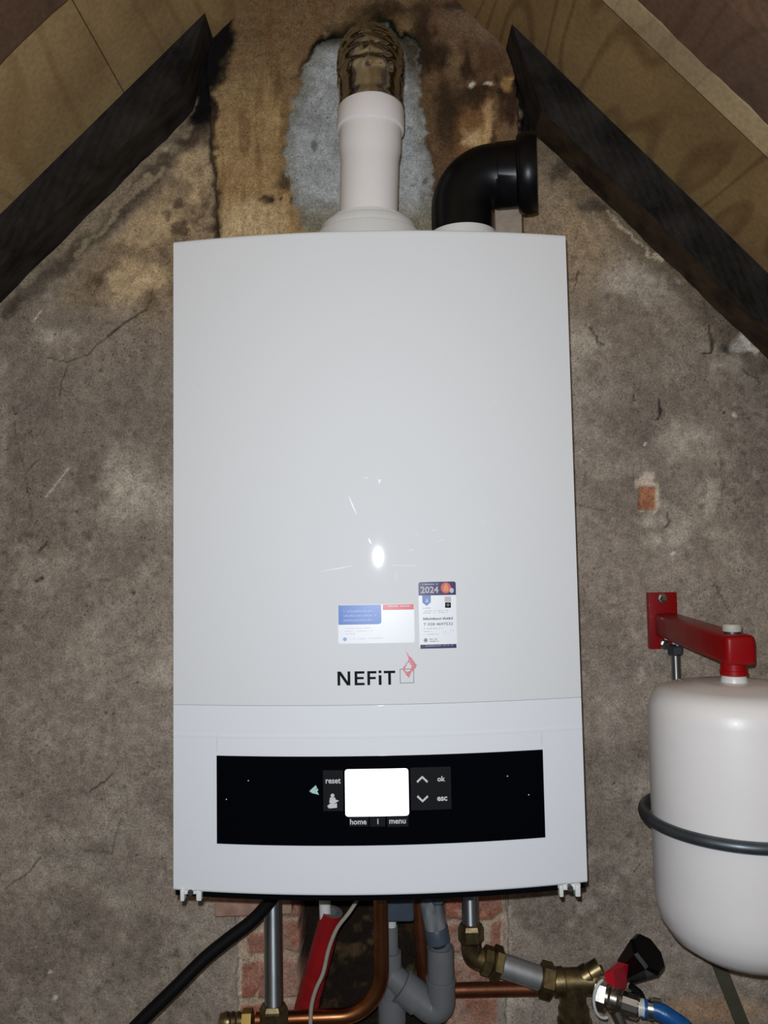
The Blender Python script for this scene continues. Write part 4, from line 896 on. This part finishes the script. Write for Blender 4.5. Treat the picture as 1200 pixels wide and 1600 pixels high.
mb.lathe(P(864, 1534, y10), P(942, 1532, y10), [(0, 20*k), (0.2, 21*k), (0.22, 19*k), (0.8, 19*k), (1, 21*k)], 28)
mb.lathe(P(893, 1540, y10), P(903, 1660, y10), [(0, 20*k), (0.28, 20*k), (0.29, 23*k), (0.38, 23*k), (0.39, 21*k), (0.44, 21*k), (0.45, 26*k), (0.8, 26*k), (1, 22*k)], 28)
mb.lathe(P(905, 1532, y10), P(938, 1512, y10), [(0, 17*k), (0.5, 17*k), (0.55, 15*k), (1, 15*k)], 24)
mb.build('tee_fitting', brass, rp, sharp=25)
# filling valve
yq = -0.16; k = M(1, yq)
va = thing('filling_valve', tuple(P(960, 1590, yq)), 'small nickel valve with red lever and black cap, fed by the blue hose', 'valve')
mb = MB(); v0 = P(928, 1550, yq+0.02); v1 = P(1000, 1574, yq-0.004); d = v1-v0
mb.lathe(v0, v0+d*0.30, [(0, 19*k), (0.1, 22*k), (0.9, 22*k), (1, 18*k)], 6, smooth=False)
mb.lathe(v0+d*0.28, v0+d*0.62, [(0, 16*k), (0.3, 20*k), (0.7, 20*k), (1, 16*k)], 24)
mb.lathe(v0+d*0.45+Vector((0, -0.006, -0.012)), v0+d*0.5+Vector((0.004, -0.012, -0.030)), [(0, 10*k), (1, 8*k)], 16)
mb.build('body', nickel, va, sharp=25)
mb = MB(); vs = []; seg = 40
for i in range(seg): pass
mb.lathe(v0+d*0.60, v1, [(0, 17*k), (0.1, 20*k), (0.9, 19*k), (1, 16*k)], 14, smooth=False); mb.build('knurled_nut', nickel, va, sharp=15)
# lever: chunky wedge standing on the body
def prism(mb, front, yf_, yb_, shrink=1.0, mi=0):
    n = len(front); F = [P(x, y, yf_) for x, y in front]; c_ = sum(F, Vector())/n; Bk = [c_+(p-c_)*shrink+Vector((0, yb_-yf_, 0)) for p in F]
    mb.add(F+Bk, [list(range(n)), [n+i for i in range(n)][::-1]]+[[i, (i+1) % n, n+(i+1) % n, n+i] for i in range(n)], mi, False)
l0 = [(945, 1517), (959, 1519), (980, 1511), (980, 1548), (962, 1546), (945, 1534)]
mb = MB(); A_ = [P(945, 1519, yq-0.03), P(959, 1518, yq-0.036), P(961, 1544, yq-0.036), P(945, 1533, yq-0.03)]
B_ = [P(966, 1503, yq-0.008), P(982, 1507, yq-0.012), P(977, 1547, yq-0.012), P(966, 1540, yq-0.004)]
mb.add(A_+B_, [[0, 1, 2, 3], [1, 5, 6, 2], [0, 4, 5, 1], [4, 7, 6, 5], [0, 3, 7, 4], [3, 2, 6, 7]], 0, False); mb.build('lever', red_lv, va)
mb = MB(); mb.tube([P(966, 1548, yq-0.010), P(970, 1540, yq-0.012)], 7*k, 14); mb.build('spindle', nickel, va)
# black faceted cap behind
q0 = P(978, 1517, yq+0.012); q1 = P(1010, 1492, yq-0.006); dd = q1-q0
mb = MB().lathe(q0, q1+dd*0.15, [(0, 17*k), (0.1, 20*k), (0.9, 31*k), (1.0, 28*k)], 8, smooth=False); mb.build('cap', black_pl, va, sharp=20)
mb = MB().tube(bent([P(985, 1540, yq), P(1000, 1552, yq), P(1008, 1572, yq)], 0.01), 5*k, 12); mb.build('cap_strap', black_mt, va)
# pale nylon loop
c_ = P(946, 1560, yq-0.012); pts = []
for i in range(15): a = math.radians(100+175*i/14); pts.append(c_+Vector((24*k*math.cos(a)*0.8, 0.006*math.cos(a), 28*k*math.sin(a))))
MB().tube(smooth_path(pts, 3), 2.2*k, 10).build('seal_loop', white_txt, va)
# blue hose
h0 = P(1000, 1576, yq-0.006); pts = smooth_path([h0, P(1024, 1578, yq-0.012), P(1050, 1592, yq-0.02), P(1080, 1618, yq-0.025), P(1110, 1680, yq-0.02), P(1120, 1900, yq)])
ho = thing('water_hose', tuple(P(1040, 1600, yq)), 'bright blue water hose leaving the valve at the bottom right', 'hose')
MB().tube(pts, 12.5*k, 22).build('hose', blue_h, ho)
MB().lathe(P(994, 1573, yq-0.006), P(1006, 1575, yq-0.008), [(0, 12*k), (1, 13*k)], 20).build('hose_tail', white_txt, ho)
mb = MB().lathe(P(1013, 1575.5, yq-0.0095), P(1021, 1577, yq-0.0115), [(0, 13*k), (0, 14.5*k), (1, 14.5*k), (1, 13*k)], 24, caps=False)
sc = P(1027, 1563, yq-0.015); mb.box(P(1021, 1563, yq-0.0115), 10*k, 8*k, 5*k, bev=0.0005); mb.lathe(P(1020, 1563, yq-0.012), P(1032, 1565, yq-0.014), [(0, 4*k), (1, 4*k)], 8, smooth=False); mb.build('hose_clamp', nickel, ho)
# tile-like brick sticking out under the boiler
brick_m = mat('pink_brick', RGB(142, 116, 102, 2.3), 0.9, vscale=40, col2=RGB(120, 92, 78, 2.3), bump=0.4, bscale=120)
a = P(335, 1395, -0.02); b2 = P(456, 1429, -0.02)
mb = MB().box(((a.x+b2.x)/2, 0.0, (a.z+b2.z)/2+0.006), b2.x-a.x, 0.045, a.z-b2.z+0.012, Matrix.Rotation(-0.02, 3, 'Y'), bev=0.0025)
tag(mb.build('brick', brick_m), 'pinkish brick sticking out of the wall just under the boiler, left side', 'brick')

# the front leans back by a hair towards its top
for o in boiler.children_recursive:
    if o.name.split('.')[0] in ('casing', 'tray_and_shade_strip', 'flue_socket', 'air_socket', 'latch', 'screw'): continue
    for v in o.data.vertices: v.co.y += (v.co.z-0.40)*0.010
for o in bpy.data.objects:
    if '_o' in o.keys(): del o['_o']
